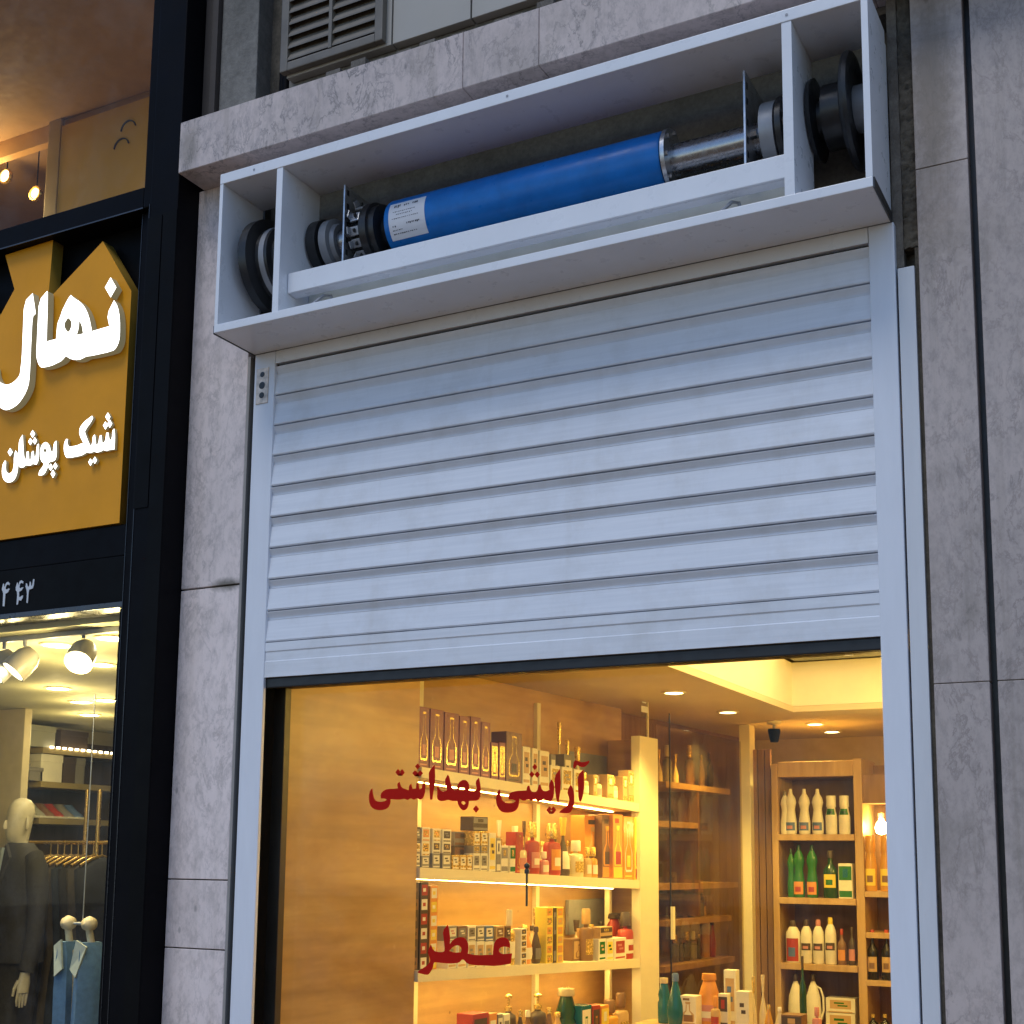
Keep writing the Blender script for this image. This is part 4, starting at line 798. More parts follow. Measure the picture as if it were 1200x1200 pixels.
ZB = [1.737, 1.390, 1.035, 0.66]
for z_ in ZB: MB().box(Xa+.001, X1-.001, YB-.012, 4.299, z_-.034, z_, bev=.002).build('shelf', MWOOD, DC)
ZB2 = [1.432, 1.215, 0.965, 0.72]
for z_ in ZB2: MB().box(X2+.001, X3-.001, YB-.006, 4.299, z_-.03, z_, bev=.002).build('shelf', MWOOD, DC)
lbp = aty(1033, 970, 4.16)
lbt = thing('shelf_lamp', 'bright warm lamp glowing above the tall yellow bottles in the right bay', 'lamp', lbp)
MB().lathe([(0, -.04), (.028, -.03), (.036, 0), (.026, .028), (.014, .04), (.014, .05)], seg=20).build('bulb', glow('bulb_glow', (1.0, 0.74, 0.30), 22.0), lbt, world=False, smooth=60)
MB().lathe([(.016, .05), (.018, .08), (0, .082)], seg=14).build('lamp_holder', CREAM, lbt, world=False, smooth=60)
lamp_child(lbt, (0, -0.05, 0.0), 4.5, WARM, 'POINT', 0.03)
def rear(c, w, top, zb, look, kind, cols, where, lab=(.12, .42), flat=.8, y=None, name='detergent_bottle', box=None):
    yy = YB+.035 if y is None else y; p = aty(c, top, yy-.02); wm = (aty(c+w/2, top, yy).x-aty(c-w/2, top, yy).x)
    t = put(look, where, name if box is None else 'carton_pack', 'bottle' if box is None else 'box', (p.x, yy, zb+.001), 0, 'bottles on the back display case' if y is None else 'bottles on the display counter')
    if box: p_box(t, wm, min(wm, .09), p.z-zb, cols, box)
    elif kind == 'jug': p_jug(t, wm, p.z-zb, cols)
    else: p_bottle(t, wm, p.z-zb, kind, cols, flat, lab)
W1, W2, W3, W4, W5 = 'on upper case shelf', 'on second case shelf', 'on third case shelf', 'on low case shelf', 'in right bay'
rear(918.5, 11, 927, ZB[0], 'hidden white bottle nearest the side panel', 'detergent', [PWHT, PGRY], W1, y=None)
for c in (925, 941, 956.5): rear(c, 13.5, 924.5, ZB[0], 'white cleaning bottle with a waist', 'detergent', [PWHT, PWHT, PBLU, PPNK], W1, (.08, .26))
for c in (972.5, 988): rear(c, 13.5, 932.5, ZB[0], 'white bottle with a broad square cap', 'tall_cap', [PWHT, PWHT, PGRN, PDGR], W1, (.5, .66))
rear(925.5, 9, 995, ZB[1], 'green bottle mostly hidden at the left', 'detergent', [PGRN, PDGR], W2)
for c in (934.5, 950): rear(c, 13.5, 990.5, ZB[1], 'glossy green bottle with an orange label', 'detergent', [PGRN, PDGR, PORG, PRED], W2, (.06, .30))
rear(971.5, 17, 997, ZB[1], 'dark green bottle with a cream label', 'wine', [PDGR, PDRK, PYEL, PGRN], W2, (.22, .5)); rear(991, 16, 1012, ZB[1], 'pale green carton beside the dark green bottle', 'box', [PWHT, PGRN, PTEA], W2, box='bands')
rear(928, 17, 1079, ZB[2], 'white bottle with a wide red wrap', 'cream', [PWHT, PDRK, PRED, PBLU], W3, (.04, .58)); 
for c, cp_, lk_ in ((943.5, PDRK, 'dark'), (957.5, PPNK, 'pink'), (971.8, PYEL, 'yellow')): rear(c, 13.2, 1078 if lk_ != 'yellow' else 1075.5, ZB[2], 'cream bottle with a black print and '+lk_+' cap', 'cream', [PWHT, cp_, PDRK, PPNK], W3, (.30, .46))
rear(985, 10, 1089, ZB[2], 'small amber bottle right of the cream bottles', 'wine', [PBRN, PRED, PORG], W3); rear(997, 8.5, 1087, ZB[2], 'small black bottle at the shelf end', 'wine', [PDRK, PDRK, PPNK], W3)
rear(931, 18, 1142, ZB[3], 'white jug with a side handle, left of the pair', 'jug', [PWHT, PDRK], W4); rear(951.5, 18, 1142, ZB[3], 'white jug with a side handle, right of the pair', 'jug', [PWHT, PDRK], W4)
p_ = aty(986, 1187, YB+.06); 
for i, (ta, tb) in enumerate(((1204, 1187), (1186.5, 1170.5))):
    a, b = aty(968.5, ta, YB+.06), aty(1002.5, tb, YB+.06)
    t = put('pale flat tissue box, '+('lower' if i == 0 else 'upper')+' of two', W4, 'tissue_box', 'box', ((a.x+b.x)/2, YB+.10, a.z if i else ZB[3]+.001), 0, 'tissue boxes on the back display case'); p_box(t, b.x-a.x, .10, (b.z-a.z) if i else b.z-ZB[3]-.001, [PWHT, PTAN, PGRN], 'label')
for c in (1018.5, 1036): rear(c, 14, 979, ZB2[0], 'tall amber bottle in front of the lamp', 'tall_cap', [PAMB, PAMB, PYEL, PBRN], W5, (.1, .4), name='tall_bottle')
for c in (1021, 1037.5): rear(c, 13, 1090, ZB2[2], 'dark wine bottle with a cream label', 'wine', [PWIN, PRED, PTAN, PBRN], W5, (.16, .46), name='wine_bottle')
for c in (1022, 1036): rear(c, 12, 1189, ZB2[3]-.05, 'dark bottle cut by the picture foot', 'wine', [PWIN, PGLD, PTAN], 'under the wine bottles of the right bay', name='wine_bottle')

# --- counter in the foreground with bottles whose feet are below the picture
YCN = 2.2; CT = 0.885
CN = thing('display_counter', 'low wooden display counter carrying teal, orange and white bottles', 'counter', (-0.2, YCN, 0.05))
MB().box(-0.62, 0.45, YCN-.12, YCN+.22, CT-.03, CT-.0005, bev=.003).build('counter_top', MWOOD, CN)
MB().box(-0.60, 0.43, YCN-.10, YCN+.20, 0.05, CT-.031).build('counter_body', BWOOD, CN)
WC = 'on the wooden counter'
rear(789.5, 19, 1141, CT, 'teal drop shaped bottle with a blue cap', 'drop', [PTEA, PBLU], WC, y=YCN-.03, name='counter_bottle', flat=.8); rear(776, 14, 1146, CT, 'pale blue green bottle half hidden by the panel', 'soft', [PTEA, PCLR], WC, y=YCN+.1, name='counter_bottle')
rear(807.5, 19, 1167, CT, 'white printed carton next to the teal bottle', 'box', [PWHT, PTAN, PBRN], WC, y=YCN, box='art'); rear(829, 24, 1141, CT, 'orange bottle with a wide shoulder and cap', 'soft', [PORG, PORG, PPNK, PWHT], WC, y=YCN+.07, name='counter_bottle')
rear(836.5, 11, 1168, CT, 'small gold bottle before the orange one', 'perfume', [PTAN, PORG, PRED], WC, y=YCN-.05, name='counter_bottle'); rear(847, 11, 1165, CT, 'narrow cream carton with a dark stripe', 'box', [PWHT, PDRK, PRED], WC, y=YCN, box='bands')
rear(855.5, 14, 1137, CT, 'tall tapering white carton with a blue foot', 'box', [PWHT, PTAN, PBLU], WC, y=YCN+.08, box='label'); rear(870.5, 15, 1162, CT, 'plain white carton with one dark mark', 'box', [PWHT, PWHT, PDRK], WC, y=YCN-.02, box='label')
rear(881, 8, 1145, CT, 'clear flask with a round stopper', 'flask', [PCLR, PGLD], WC, y=YCN+.03, name='counter_bottle'); rear(892, 10, 1143, CT, 'clear flask with a flared stopper', 'flask', [PCLR, PCLR], WC, y=YCN+.05, name='counter_bottle'); rear(899, 10, 1178, CT, 'low amber flask at the counter end', 'drop', [PAMB, PGLD], WC, y=YCN-.04, name='counter_bottle')
rear(912, 12, 1181, CT, 'round cream flask right of the amber one', 'drop', [PCLR, PWHT], WC, y=YCN-.03, name='counter_bottle'); rear(929, 24, 1189, CT, 'dark brown wide box behind a cream lip', 'box', [PBRN, PDRK, PTAN], WC, y=YCN-.02, box='bands'); rear(938.5, 8, 1121, CT, 'tall dark green bottle at the counter right end', 'wine', [PDGR, PDRK], WC, y=YCN+.1, name='counter_bottle'); rear(955.5, 11, 1181, CT, 'pale pink flask at the counter right end', 'perfume', [PPNK, PPNK, PWHT], WC, y=YCN-.02, name='counter_bottle')
cam_p = atz(907, 845, ZC)
sp = thing('ceiling_camera', 'small dark angled ceiling camera hanging below the raised ceiling', 'camera', cam_p)
MB().lathe([(.04, -.001), (.04, -.012), (.02, -.02)], seg=20).build('base', CREAM, sp, world=False, smooth=40)
MB().tube([(0, 0, -.02), (0, 0, -.045)], .008).build('stem', GREYC, sp, world=False)
MB().lathe([(0, -.12), (.022, -.118), (.034, -.06), (.034, -.045), (0, -.044)], seg=20).build('camera_body', DARK, sp, world=False, smooth=40)

# finish labels: the look, then which one along the row where several look alike
tot = {}
for t, look, where, n in PENDING: tot[(look, where)] = tot.get((look, where), 0)+1
for t, look, where, n in PENDING:
    k_ = tot[(look, where)]
    if k_ == 1: t['label'] = f'{look} {where}'
    elif 'stack' in look or 'column' in look or 'behind the tiny' in look: t['label'] = f"{['bottom', 'middle', 'top'][n-1] if k_ == 3 else ['lower', 'upper'][n-1]} {look} {where}"
    else: t['label'] = f"{ORD[n-1]} {look} {where}"

# ================================================================== THE CLOTHING SHOP ON THE LEFT
CB = thing('clothing_shopfront', 'near black clad shopfront of the clothing shop left of the marble pilaster', 'shopfront', (-2.2, 0.0, 0.02))
MB().box(-1.430, -1.3055, -0.10, 0.30, 0.02, 6.5, bev=.004).build('pillar', DARK, CB)
MB().box(-1.365, -1.3045, -0.1035, -0.1005, 0.02, 3.74).box(-1.43, -1.37, -0.1035, -0.1005, 2.72, 3.735).build('pillar_facing', DARK2, CB)
MB().box(-1.475, -1.431, -0.085, 0.30, 3.79, 6.5, bev=.004).build('pillar', DARK, CB)
for a, b, yy in ((-1.450, -1.431, -0.085), (-1.468, -1.452, -0.07), (-1.500, -1.470, -0.058)): MB().box(a, b, yy, 0.02, 0.02, 3.788, bev=.002).build('moulding', DARK, CB)
MB().box(-1.4318, -1.4300, -0.1012, -0.086, 0.02, 3.788).box(-1.5022, -1.5005, -0.0595, -0.05, 0.02, 3.788).build('moulding_edge', TRIM, CB)
MB().box(-3.4, -1.476, -0.085, 0.05, 3.79, 3.868, bev=.004).build('crossbar', DARK, CB)
MB().box(-3.4, -1.476, -0.0862, -0.083, 3.789, 3.7935).build('moulding_edge', TRIM, CB)
MB().box(-3.4, -1.5025, -0.045, 0.05, 2.585, 2.692, bev=.003).build('crossbar', DARK, CB)
MB().box(-3.4, -1.5025, -0.050, 0.05, 2.425, 2.583, bev=.003).build('number_panel', DARK2, CB)
MB().box(-3.4, -1.5025, -0.060, 0.05, 2.405, 2.4245, bev=.002).build('moulding_edge', TRIM, CB)
MB().box(-1.530, -1.5028, -0.04, 0.03, 0.02, 2.404).build('window_frame', DARK, CB)
MB().box(-3.4, -1.5305, -0.012, -0.006, 0.05, 2.404).build('glass_pane', GLASS, CB)
MB().box(-3.4, -1.476, -0.010, -0.004, 3.869, 5.6).build('glass_pane', GLASS, CB)
MB().box(-2.20, -2.196, -0.016, -0.0125, 0.05, 2.404).build('glass_joint', CREAM, CB)
MB().box(-3.6, -3.4, -0.1, 0.3, 0.02, 6.5).build('pillar', DARK, CB)
MB().box(-3.4, -1.476, -0.085, -0.02, 5.6, 6.5).box(-4.5, -1.476, 0.0, 3.0, 5.3, 6.5).build('upper_wall', DARK, CB)
# number on the panel
NM = [[(45,285),(30,340),(25,375),(40,400),(45,440),(36,605),(62,605),(75,430),(110,410),(136,358),(120,355),(95,370),(75,360),(85,320),(100,300),(118,300),(132,312),(136,285),(112,262),(88,275),(70,315),(55,345),(53,290)],
      [(240,270),(222,340),(222,380),(238,400),(240,450),(232,585),(250,580),(262,520),(295,526),(315,492),(322,453),(300,460),(280,480),(265,470),(268,400),(305,380),(329,338),(310,340),(285,355),(272,340),(280,290),(300,275),(325,286),(326,255),(300,240),(275,255),(262,300),(251,330),(250,280)],
      [(365,280),(358,330),(372,370),(378,420),(372,555),(390,560),(402,400),(410,370),(440,362),(462,350),(475,300),(481,225),(465,225),(455,300),(445,325),(435,310),(428,260),(418,260),(412,310),(400,335),(385,320),(378,288)]]
L = [zl(lp, 0, 660, 12.0, -0.0525) for lp in NM]; cx_, cz_ = L[1][0]
o = outline('house_number', L, -0.0525, 0.002, [NUMW], off=(cx_, -0.0525, cz_)); o.location = (cx_, -0.0525, cz_); tag(o, 'white Persian house number on the black panel above the clothing window', 'number')
# sign
YSG = -0.052
SG = thing('shop_sign', 'gold sign with pointed cut top and white lit Persian letters on black board', 'sign', (-1.9, -0.02, 2.70))
def pxz(pts, y): return [(aty(a, b, y).x, aty(a, b, y).z) for a, b in pts]
MB().box(-3.4, -1.5025, 0.012, 0.05, 2.693, 3.789).build('backing_board', DARK2, SG)
gs = pxz([(154, 341), (120.5, 282.7), (62.5, 344.5), (57, 343), (62.3, 281), (6.2, 299), (17, 339), (-2, 374), (-40, 330), (-75, 345), (-90, 440), (-90, 660), (0, 635), (146, 611)], YSG)
gs[-1] = (gs[0][0]+.001, 2.697); gs[-2] = (gs[-2][0], 2.697); gs[-3] = (gs[-3][0], 2.697)
outline('gold_sheet', [gs], YSG, 0.05, [GOLD, paint('gold_return', (0.34, 0.20, 0.03), 0.45, spec=.2)], SG, off=tuple(SG.location))
YLT = YSG-.034
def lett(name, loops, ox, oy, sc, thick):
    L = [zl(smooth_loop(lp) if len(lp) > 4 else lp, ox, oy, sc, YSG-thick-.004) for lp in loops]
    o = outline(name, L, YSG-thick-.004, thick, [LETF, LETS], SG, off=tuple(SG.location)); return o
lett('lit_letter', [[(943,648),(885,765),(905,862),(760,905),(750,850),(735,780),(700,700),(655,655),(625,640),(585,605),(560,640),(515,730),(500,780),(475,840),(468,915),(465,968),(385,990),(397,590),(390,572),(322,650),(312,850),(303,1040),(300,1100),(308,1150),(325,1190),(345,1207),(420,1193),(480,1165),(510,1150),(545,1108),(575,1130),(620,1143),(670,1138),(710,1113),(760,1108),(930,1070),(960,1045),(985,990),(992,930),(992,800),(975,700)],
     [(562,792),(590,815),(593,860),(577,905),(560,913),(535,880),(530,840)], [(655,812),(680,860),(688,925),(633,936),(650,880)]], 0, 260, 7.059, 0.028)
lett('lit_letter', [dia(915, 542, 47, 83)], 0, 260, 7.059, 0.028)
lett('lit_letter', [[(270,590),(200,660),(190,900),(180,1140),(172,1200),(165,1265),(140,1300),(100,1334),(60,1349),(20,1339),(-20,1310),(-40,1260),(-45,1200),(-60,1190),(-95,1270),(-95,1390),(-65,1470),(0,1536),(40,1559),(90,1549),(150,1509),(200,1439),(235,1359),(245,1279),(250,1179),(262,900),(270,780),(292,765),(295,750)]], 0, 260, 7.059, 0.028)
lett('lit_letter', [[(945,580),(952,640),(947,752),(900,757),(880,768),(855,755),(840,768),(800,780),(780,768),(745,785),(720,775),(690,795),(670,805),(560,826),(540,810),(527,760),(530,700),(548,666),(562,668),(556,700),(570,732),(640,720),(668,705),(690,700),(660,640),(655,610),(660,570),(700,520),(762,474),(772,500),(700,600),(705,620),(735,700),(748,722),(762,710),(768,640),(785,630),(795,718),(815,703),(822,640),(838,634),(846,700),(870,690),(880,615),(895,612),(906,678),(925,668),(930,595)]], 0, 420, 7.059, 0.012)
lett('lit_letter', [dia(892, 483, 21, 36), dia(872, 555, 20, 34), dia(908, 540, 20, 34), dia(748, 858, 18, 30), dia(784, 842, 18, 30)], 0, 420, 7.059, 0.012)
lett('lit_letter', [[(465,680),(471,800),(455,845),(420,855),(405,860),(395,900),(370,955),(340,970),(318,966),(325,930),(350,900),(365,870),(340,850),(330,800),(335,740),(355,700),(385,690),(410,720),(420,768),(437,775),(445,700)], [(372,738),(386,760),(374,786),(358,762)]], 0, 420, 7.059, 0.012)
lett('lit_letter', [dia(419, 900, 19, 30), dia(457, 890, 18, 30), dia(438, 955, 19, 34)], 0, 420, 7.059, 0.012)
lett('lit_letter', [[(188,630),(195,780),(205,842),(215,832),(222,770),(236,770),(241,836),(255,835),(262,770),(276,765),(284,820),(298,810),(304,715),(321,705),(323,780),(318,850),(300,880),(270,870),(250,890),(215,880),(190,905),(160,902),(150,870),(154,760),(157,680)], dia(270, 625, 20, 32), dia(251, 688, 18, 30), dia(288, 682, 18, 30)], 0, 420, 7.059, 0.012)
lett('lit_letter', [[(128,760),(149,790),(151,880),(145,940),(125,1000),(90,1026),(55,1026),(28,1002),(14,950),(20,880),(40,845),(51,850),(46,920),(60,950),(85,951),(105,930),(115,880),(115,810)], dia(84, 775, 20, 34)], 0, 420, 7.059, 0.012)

# --- clothing shop room
CR = thing('clothing_shop', 'clothing shop room with many ceiling lights, shelves and dark suits behind glass', 'shop interior', (-3.2, 1.0, 0.02))
XL, ZK = -4.8, 2.385
WALLG = paint('clothing_wall', (0.35, 0.31, 0.20), 0.7); CEIG = paint('clothing_ceiling', (0.58, 0.56, 0.36), 0.75, var=.04)
MB().box(XL-.1, XL, 0.06, 6.0, 0.02, 2.6).build('side_wall', WALLG, CR)
MB().box(XL, -1.31, 6.0, 6.1, 0.02, 2.6).build('rear_wall', WALLG, CR)
MB().box(-1.52, -1.45, 0.32, 6.0, 0.02, 2.6).build('side_wall', WALLG, CR)
MB().box(XL, -1.45, 0.052, 6.0, ZK, ZK+.04).build('ceiling', CEIG, CR)
MB().box(XL, -1.45, 0.30, 6.0, 0.021, 0.05).box(-3.4, -1.54, 0.06, 0.299, 0.021, 0.06).build('shop_floor', DWOOD, CR)
MB().box(-4.8, -3.4, 0.06, 0.10, 0.05, 2.384).build('front_wall', WALLG, CR)
c0 = aty(-22, 1000, 1.9).x; c1 = aty(19.5, 1000, 1.9).x
MB().box(c0, c1, 1.9, 1.95, 0.05, ZK-.001, bev=.005).build('column', paint('column_reflection_paint', (0.66, 0.56, 0.36), 0.4), CR)  # reflection on the glass, put in as a solid pale column
tr = atz(0, 748, ZK); tr2 = atz(140, 733, ZK)
TK = thing('light_track', 'thin grey lighting track on the clothing shop ceiling close to the window', 'track', (tr2.x, tr2.y, ZK))
MB().box(tr.x-.4, tr2.x+.25, (tr.y+tr2.y)/2-.012, (tr.y+tr2.y)/2+.012, ZK-.02, ZK-.001, bev=.003).build('rail', GREYC, TK)
YELW = (1.0, 0.78, 0.34); CG = glow('clothing_light_glow', (1.0, 0.93, 0.66), 30.0)
for px, py, lb in ((132, 747, 'bright round ceiling light at the top right corner of the clothing window'), (67, 755, 'large round ceiling light left of the glowing track spotlight'), (118, 778, 'flat round ceiling light just right of the glowing track spotlight'), (68, 806, 'round ceiling light alone in the middle of the clothing shop ceiling'), (125, 820, 'bright round ceiling light by the right edge of the clothing window'), (95, 822, 'small far ceiling light between two others'), (105, 837, 'far ceiling light just above the shelves of the clothing shop'), (10, 766, 'round ceiling light by the glass joint behind a track spotlight')):
    p = atz(px, py, ZK); downlight(p.x, p.y, ZK, lb, 3.4 if px != 95 else 2.0, r=.05, col=YELW, kind='POINT', drop=0.12, group='round ceiling lights in the clothing shop', gl=CG)
def track_spot(px, py, lit, label):
    yy = (tr.y+tr2.y)/2; p = aty(px, py, yy); t = thing('track_spotlight', label, 'spotlight', (p.x, yy, p.z), group='spotlights on the clothing shop track')
    hz = ZK-.02-p.z
    MB().tube([(0, 0, hz), (0, 0, .055)], .007, 8).build('stem', GREYC, t, world=False)
    R3 = Vector((0.30, -0.62, -0.66) if lit else (-0.35, -0.55, -0.75)).to_track_quat('-Z', 'Y').to_matrix().to_4x4()
    def b(mbx, nm, mt_):
        bmesh.ops.transform(mbx.bm, matrix=R3, verts=mbx.bm.verts); return mbx.build(nm, mt_, t, world=False, smooth=50)
    b(MB().lathe([(0, .055), (.03, .05), (.046, .02), (.050, -.02), (.050, -.055), (.044, -.055), (.040, -.03)], seg=24), 'spot_head', paint('spot_shell', (0.34, 0.31, 0.24), 0.4))
    b(MB().lathe([(0, -.052), (.040, -.050), (.042, -.045), (0, -.044)], seg=20), 'lens', glow('spot_glow', (1.0, 0.92, 0.66), 30.0) if lit else CG)
    if lit: lamp_child(t, (0.02, -0.05, -0.09), 7, YELW, 'POINT', .03)
track_spot(97, 766, True, 'round track spotlight glowing white, hung highest to the right'); track_spot(28, 775, False, 'round grey track spotlight beside the glass joint'); track_spot(4, 778, False, 'round grey track spotlight cut by the left picture edge')
# shelves on its left wall, with folded goods
SHV = thing('clothes_shelving', 'brown shelving of boxes and shoes along the clothing shop side wall', 'shelving', (XL+.2, 2.9, 0.05))
zz3 = [2.222, 2.018, 1.80]; ya, yb_ = 2.42, 3.15
for z_ in zz3: MB().box(XL+.001, XL+.01+.28, ya, yb_, z_-.035, z_, bev=.002).build('shelf', paint('olive_shelf', (0.34, 0.27, 0.12), 0.45), SHV)
MB().box(XL+.0005, XL+.006, ya-.4, 3.6, 0.06, 2.3).build('shelf_back', DWOOD, SHV)
GO = {'b': pm('grey_green', (0.32, 0.32, 0.26)), 'w': PWHT, 'd': PDRK, 'k': PGRY}
def shelf_good(px, py_, z_, w, h, mt_, look, kind):
    p = atx(px, py_, XL+.29); t = put2(look, kind, (XL+.2, p.y, z_+.001))
    if kind == 'box':
        MB().box(-.07, .07, -w/2, w/2, 0, h*.8, bev=.003).build('carton', mt_, t, world=False); MB().box(-.073, .073, -w/2-.003, w/2+.003, h*.72, h, bev=.003).build('lid', mt_, t, world=False)
    else:
        s_ = MB(); s_.loft([[(.09*math.cos(a)*k1+o1, w/2*math.sin(a)*k1, zq) for a in [2*math.pi*i/14 for i in range(14)]] for zq, k1, o1 in ((0, 1, 0), (.015, 1.02, 0), (.03, .94, -.01), (h*.6, .7, -.03), (h, .45, -.05))]); s_.build('upper', mt_, t, world=False, smooth=50)
        MB().box(-.092, .092, -w/2, w/2, -.0005, .012, bev=.004).build('sole', PWHT, t, world=False)
def put2(look, kind, loc): return thing('shoe_box' if kind == 'box' else 'shoe', look, 'box' if kind == 'box' else 'shoe', loc, 0, 'shoe boxes in the clothing shop' if kind == 'box' else 'shoes in the clothing shop')
shelf_good(30, 905, zz3[1], .10, .10, GO['k'], 'folded grey box at the left end of the middle clothing shelf', 'box'); shelf_good(44, 905, zz3[1], .12, .08, GO['k'], 'dull grey box second on the middle clothing shelf', 'box'); shelf_good(63, 905, zz3[1], .17, .165, GO['w'], 'square pale carton in the middle of the clothing shelf', 'box'); shelf_good(84, 910, zz3[1], .10, .16, GO['d'], 'dark upright box right of the square pale carton', 'box'); shelf_good(96, 910, zz3[1], .08, .16, GO['k'], 'grey upright box at the right end of the clothing shelf', 'box')
shelf_good(90, 870, zz3[0], .22, .12, GO['d'], 'dark box on the uppermost clothing shelf', 'box'); shelf_good(42, 862, zz3[0], .34, .13, GO['b'], 'long pale box on the uppermost clothing shelf', 'box')
for i, (px, mt_, lk_) in enumerate(((40, GO['w'], 'white'), (52, GO['b'], 'pale green'), (63, PBRN, 'brown'), (74, PRED, 'dull red'), (86, PGRY, 'grey'), (97, PBLU, 'blue'))): shelf_good(px, 955, zz3[2], .075, .09, mt_, lk_+' shoe on the lowest clothing shelf', 'shoe')
# lamp reflections along the top shelf edge, put in as small glowing blocks
ld = thing('shelf_reflection_row', 'row of small bright lamp reflections along the uppermost clothing shelf edge', 'strip light', (XL+.3, 2.8, zz3[0]))
q = MB()
for i in range(13):
    y_ = ya+.05+i*.05; q.box(XL+.292, XL+.298, y_, y_+.026, zz3[0]-.002, zz3[0]+.010)
q.build('reflection_row', glow('lamp_reflection_glow', (1.0, 0.80, 0.48), 10.0), ld)

# clothes rail with dark suits
YRL = 1.95
ra, rb_ = aty(36, 986, YRL), aty(126, 989, YRL); RZ = (ra.z+rb_.z)/2
CRL = thing('clothes_rail', 'gold clothes rail carrying a row of dark suits', 'clothes rail', ((ra.x+rb_.x)/2, YRL, 0.05))
GBR = paint('brass_tube', (0.62, 0.42, 0.14), 0.25, 0.8)
rr_ = MB().tube([(ra.x-.02, YRL, RZ), (rb_.x+.02, YRL, RZ)], .010, 10); rr_.build('rail_bar', GBR, CRL, smooth=50)
for px in (101.5, 116):
    p = aty(px, 950, YRL+(.0 if px > 110 else .25)); MB().tube([(p.x, p.y, 0.05), (p.x, p.y, aty(px, 925, p.y).z)], .012, 10).build('post', GBR, CRL, smooth=50)
SUITC = [(0.016, 0.016, 0.018), (0.05, 0.042, 0.034), (0.012, 0.015, 0.024), (0.06, 0.048, 0.034), (0.016, 0.024, 0.038)]
def garment(px, col, label, w=.12, ztop=0.0, L=.95, hanger=True):
    p = aty(px, 990, YRL); t = thing('hanging_suit', label, 'suit', (p.x, YRL, RZ), 0, 'dark suits on the clothes rail')
    MB().tube([(0, 0, .012), (0, .0, -.02), (0, 0, -.07)], .004, 6).tube([(0, -.15, -.12), (0, -.07, -.085), (0, 0, -.07), (0, .07, -.085), (0, .15, -.12)], .010, 8).build('hanger', GBR, t, world=False, smooth=60)
    rings = []
    for zf, wf, df in ((-.075, .10, .25), (-.10, .5, .5), (-.14, 1.0, .9), (-.3, .9, 1.0), (-.55, .82, 1.0), (-.8, .9, 1.0), (-L, .95, 1.0)):
        rings.append([(w/2*df*math.cos(a)*(1+.18*math.sin(3*a+px)), .165*wf*math.sin(a)*(1+.08*math.sin(5*a+zf*9)), zf) for a in [2*math.pi*i/20 for i in range(20)]])
    MB().loft(rings).build('jacket', paint('suit_%d' % int(px), col, 0.85, var=.2, scale=30), t, world=False, smooth=60)
for i, px in enumerate((60, 68, 76, 84, 92, 101, 110, 120)):
    garment(px, SUITC[i % 5], ['black suit nearest the mannequin', 'dark brown suit second from the mannequin', 'midnight suit third along', 'brown black suit fourth along', 'blue black suit fifth along', 'black suit sixth along', 'dark brown suit seventh along', 'midnight suit at the far right'][i]+' on the gold rail', w=.13)

# mannequin in a dark blazer
MY = 1.70; pm_c = aty(22, 1000, MY); MX = pm_c.x
MQ = thing('mannequin', 'bald pale mannequin in a dark blazer and light shirt facing the street', 'mannequin', (MX, MY, 0.16))
SKIN = paint('mannequin_skin', (0.62, 0.56, 0.40), 0.3); BLZ = paint('blazer_cloth', (0.035, 0.033, 0.03), 0.8, var=.25, scale=40); SHRT = paint('shirt_cloth', (0.42, 0.50, 0.50), 0.8)
zh = aty(24, 935, MY).z
def ell(cx, cy, z, rx, ry, n=20, p=2.0): return [(cx+rx*math.copysign(abs(math.cos(a))**(2/p), math.cos(a)), cy+ry*math.copysign(abs(math.sin(a))**(2/p), math.sin(a)), z) for a in [2*math.pi*i/n for i in range(n)]]
hb = []
for f, rx, ry, oy in ((-.46, .055, .058, .018), (-.34, .052, .055, .015), (-.255, .053, .058, .0), (-.235, .05, .078, -.014), (-.20, .058, .088, -.016), (-.16, .066, .092, -.012), (-.12, .071, .094, -.008), (-.08, .073, .095, 0), (-.04, .066, .085, .004), (-.015, .046, .06, .006), (0, .012, .016, .006)):
    hb.append(ell(MX, MY+oy, zh+f*.93, rx*.95, ry*.95))
MB().loft(hb).build('body', SKIN, MQ, smooth=60)
MB().loft([ell(MX, MY-.100, zh-.165, .012, .02, 10), ell(MX, MY-.104, zh-.15, .012, .022, 10), ell(MX, MY-.098, zh-.12, .007, .012, 10)]).build('nose', SKIN, MQ, smooth=60)
for s in (-1, 1): MB().loft([ell(MX+s*.071, MY+.01, zh-.165, .006, .012, 10), ell(MX+s*.077, MY+.012, zh-.13, .008, .019, 10), ell(MX+s*.073, MY+.012, zh-.10, .005, .012, 10)]).build('ear', SKIN, MQ, smooth=60)
MB().box(MX-.17, MX+.17, MY-.14, MY+.14, 0.05, .16, bev=.004).build('base_plate', PDRK, MQ)
jr = []
for z_, rx, ry in ((1.04, .235, .15), (1.15, .225, .145), (1.30, .205, .135), (1.42, .215, .14), (1.52, .225, .135), (1.575, .20, .115), (1.62, .13, .09), (1.645, .085, .075)): jr.append(ell(MX-.0, MY+.01, z_, rx, ry, 28, 2.3))
MB().loft(jr).build('blazer', BLZ, MQ, smooth=60)
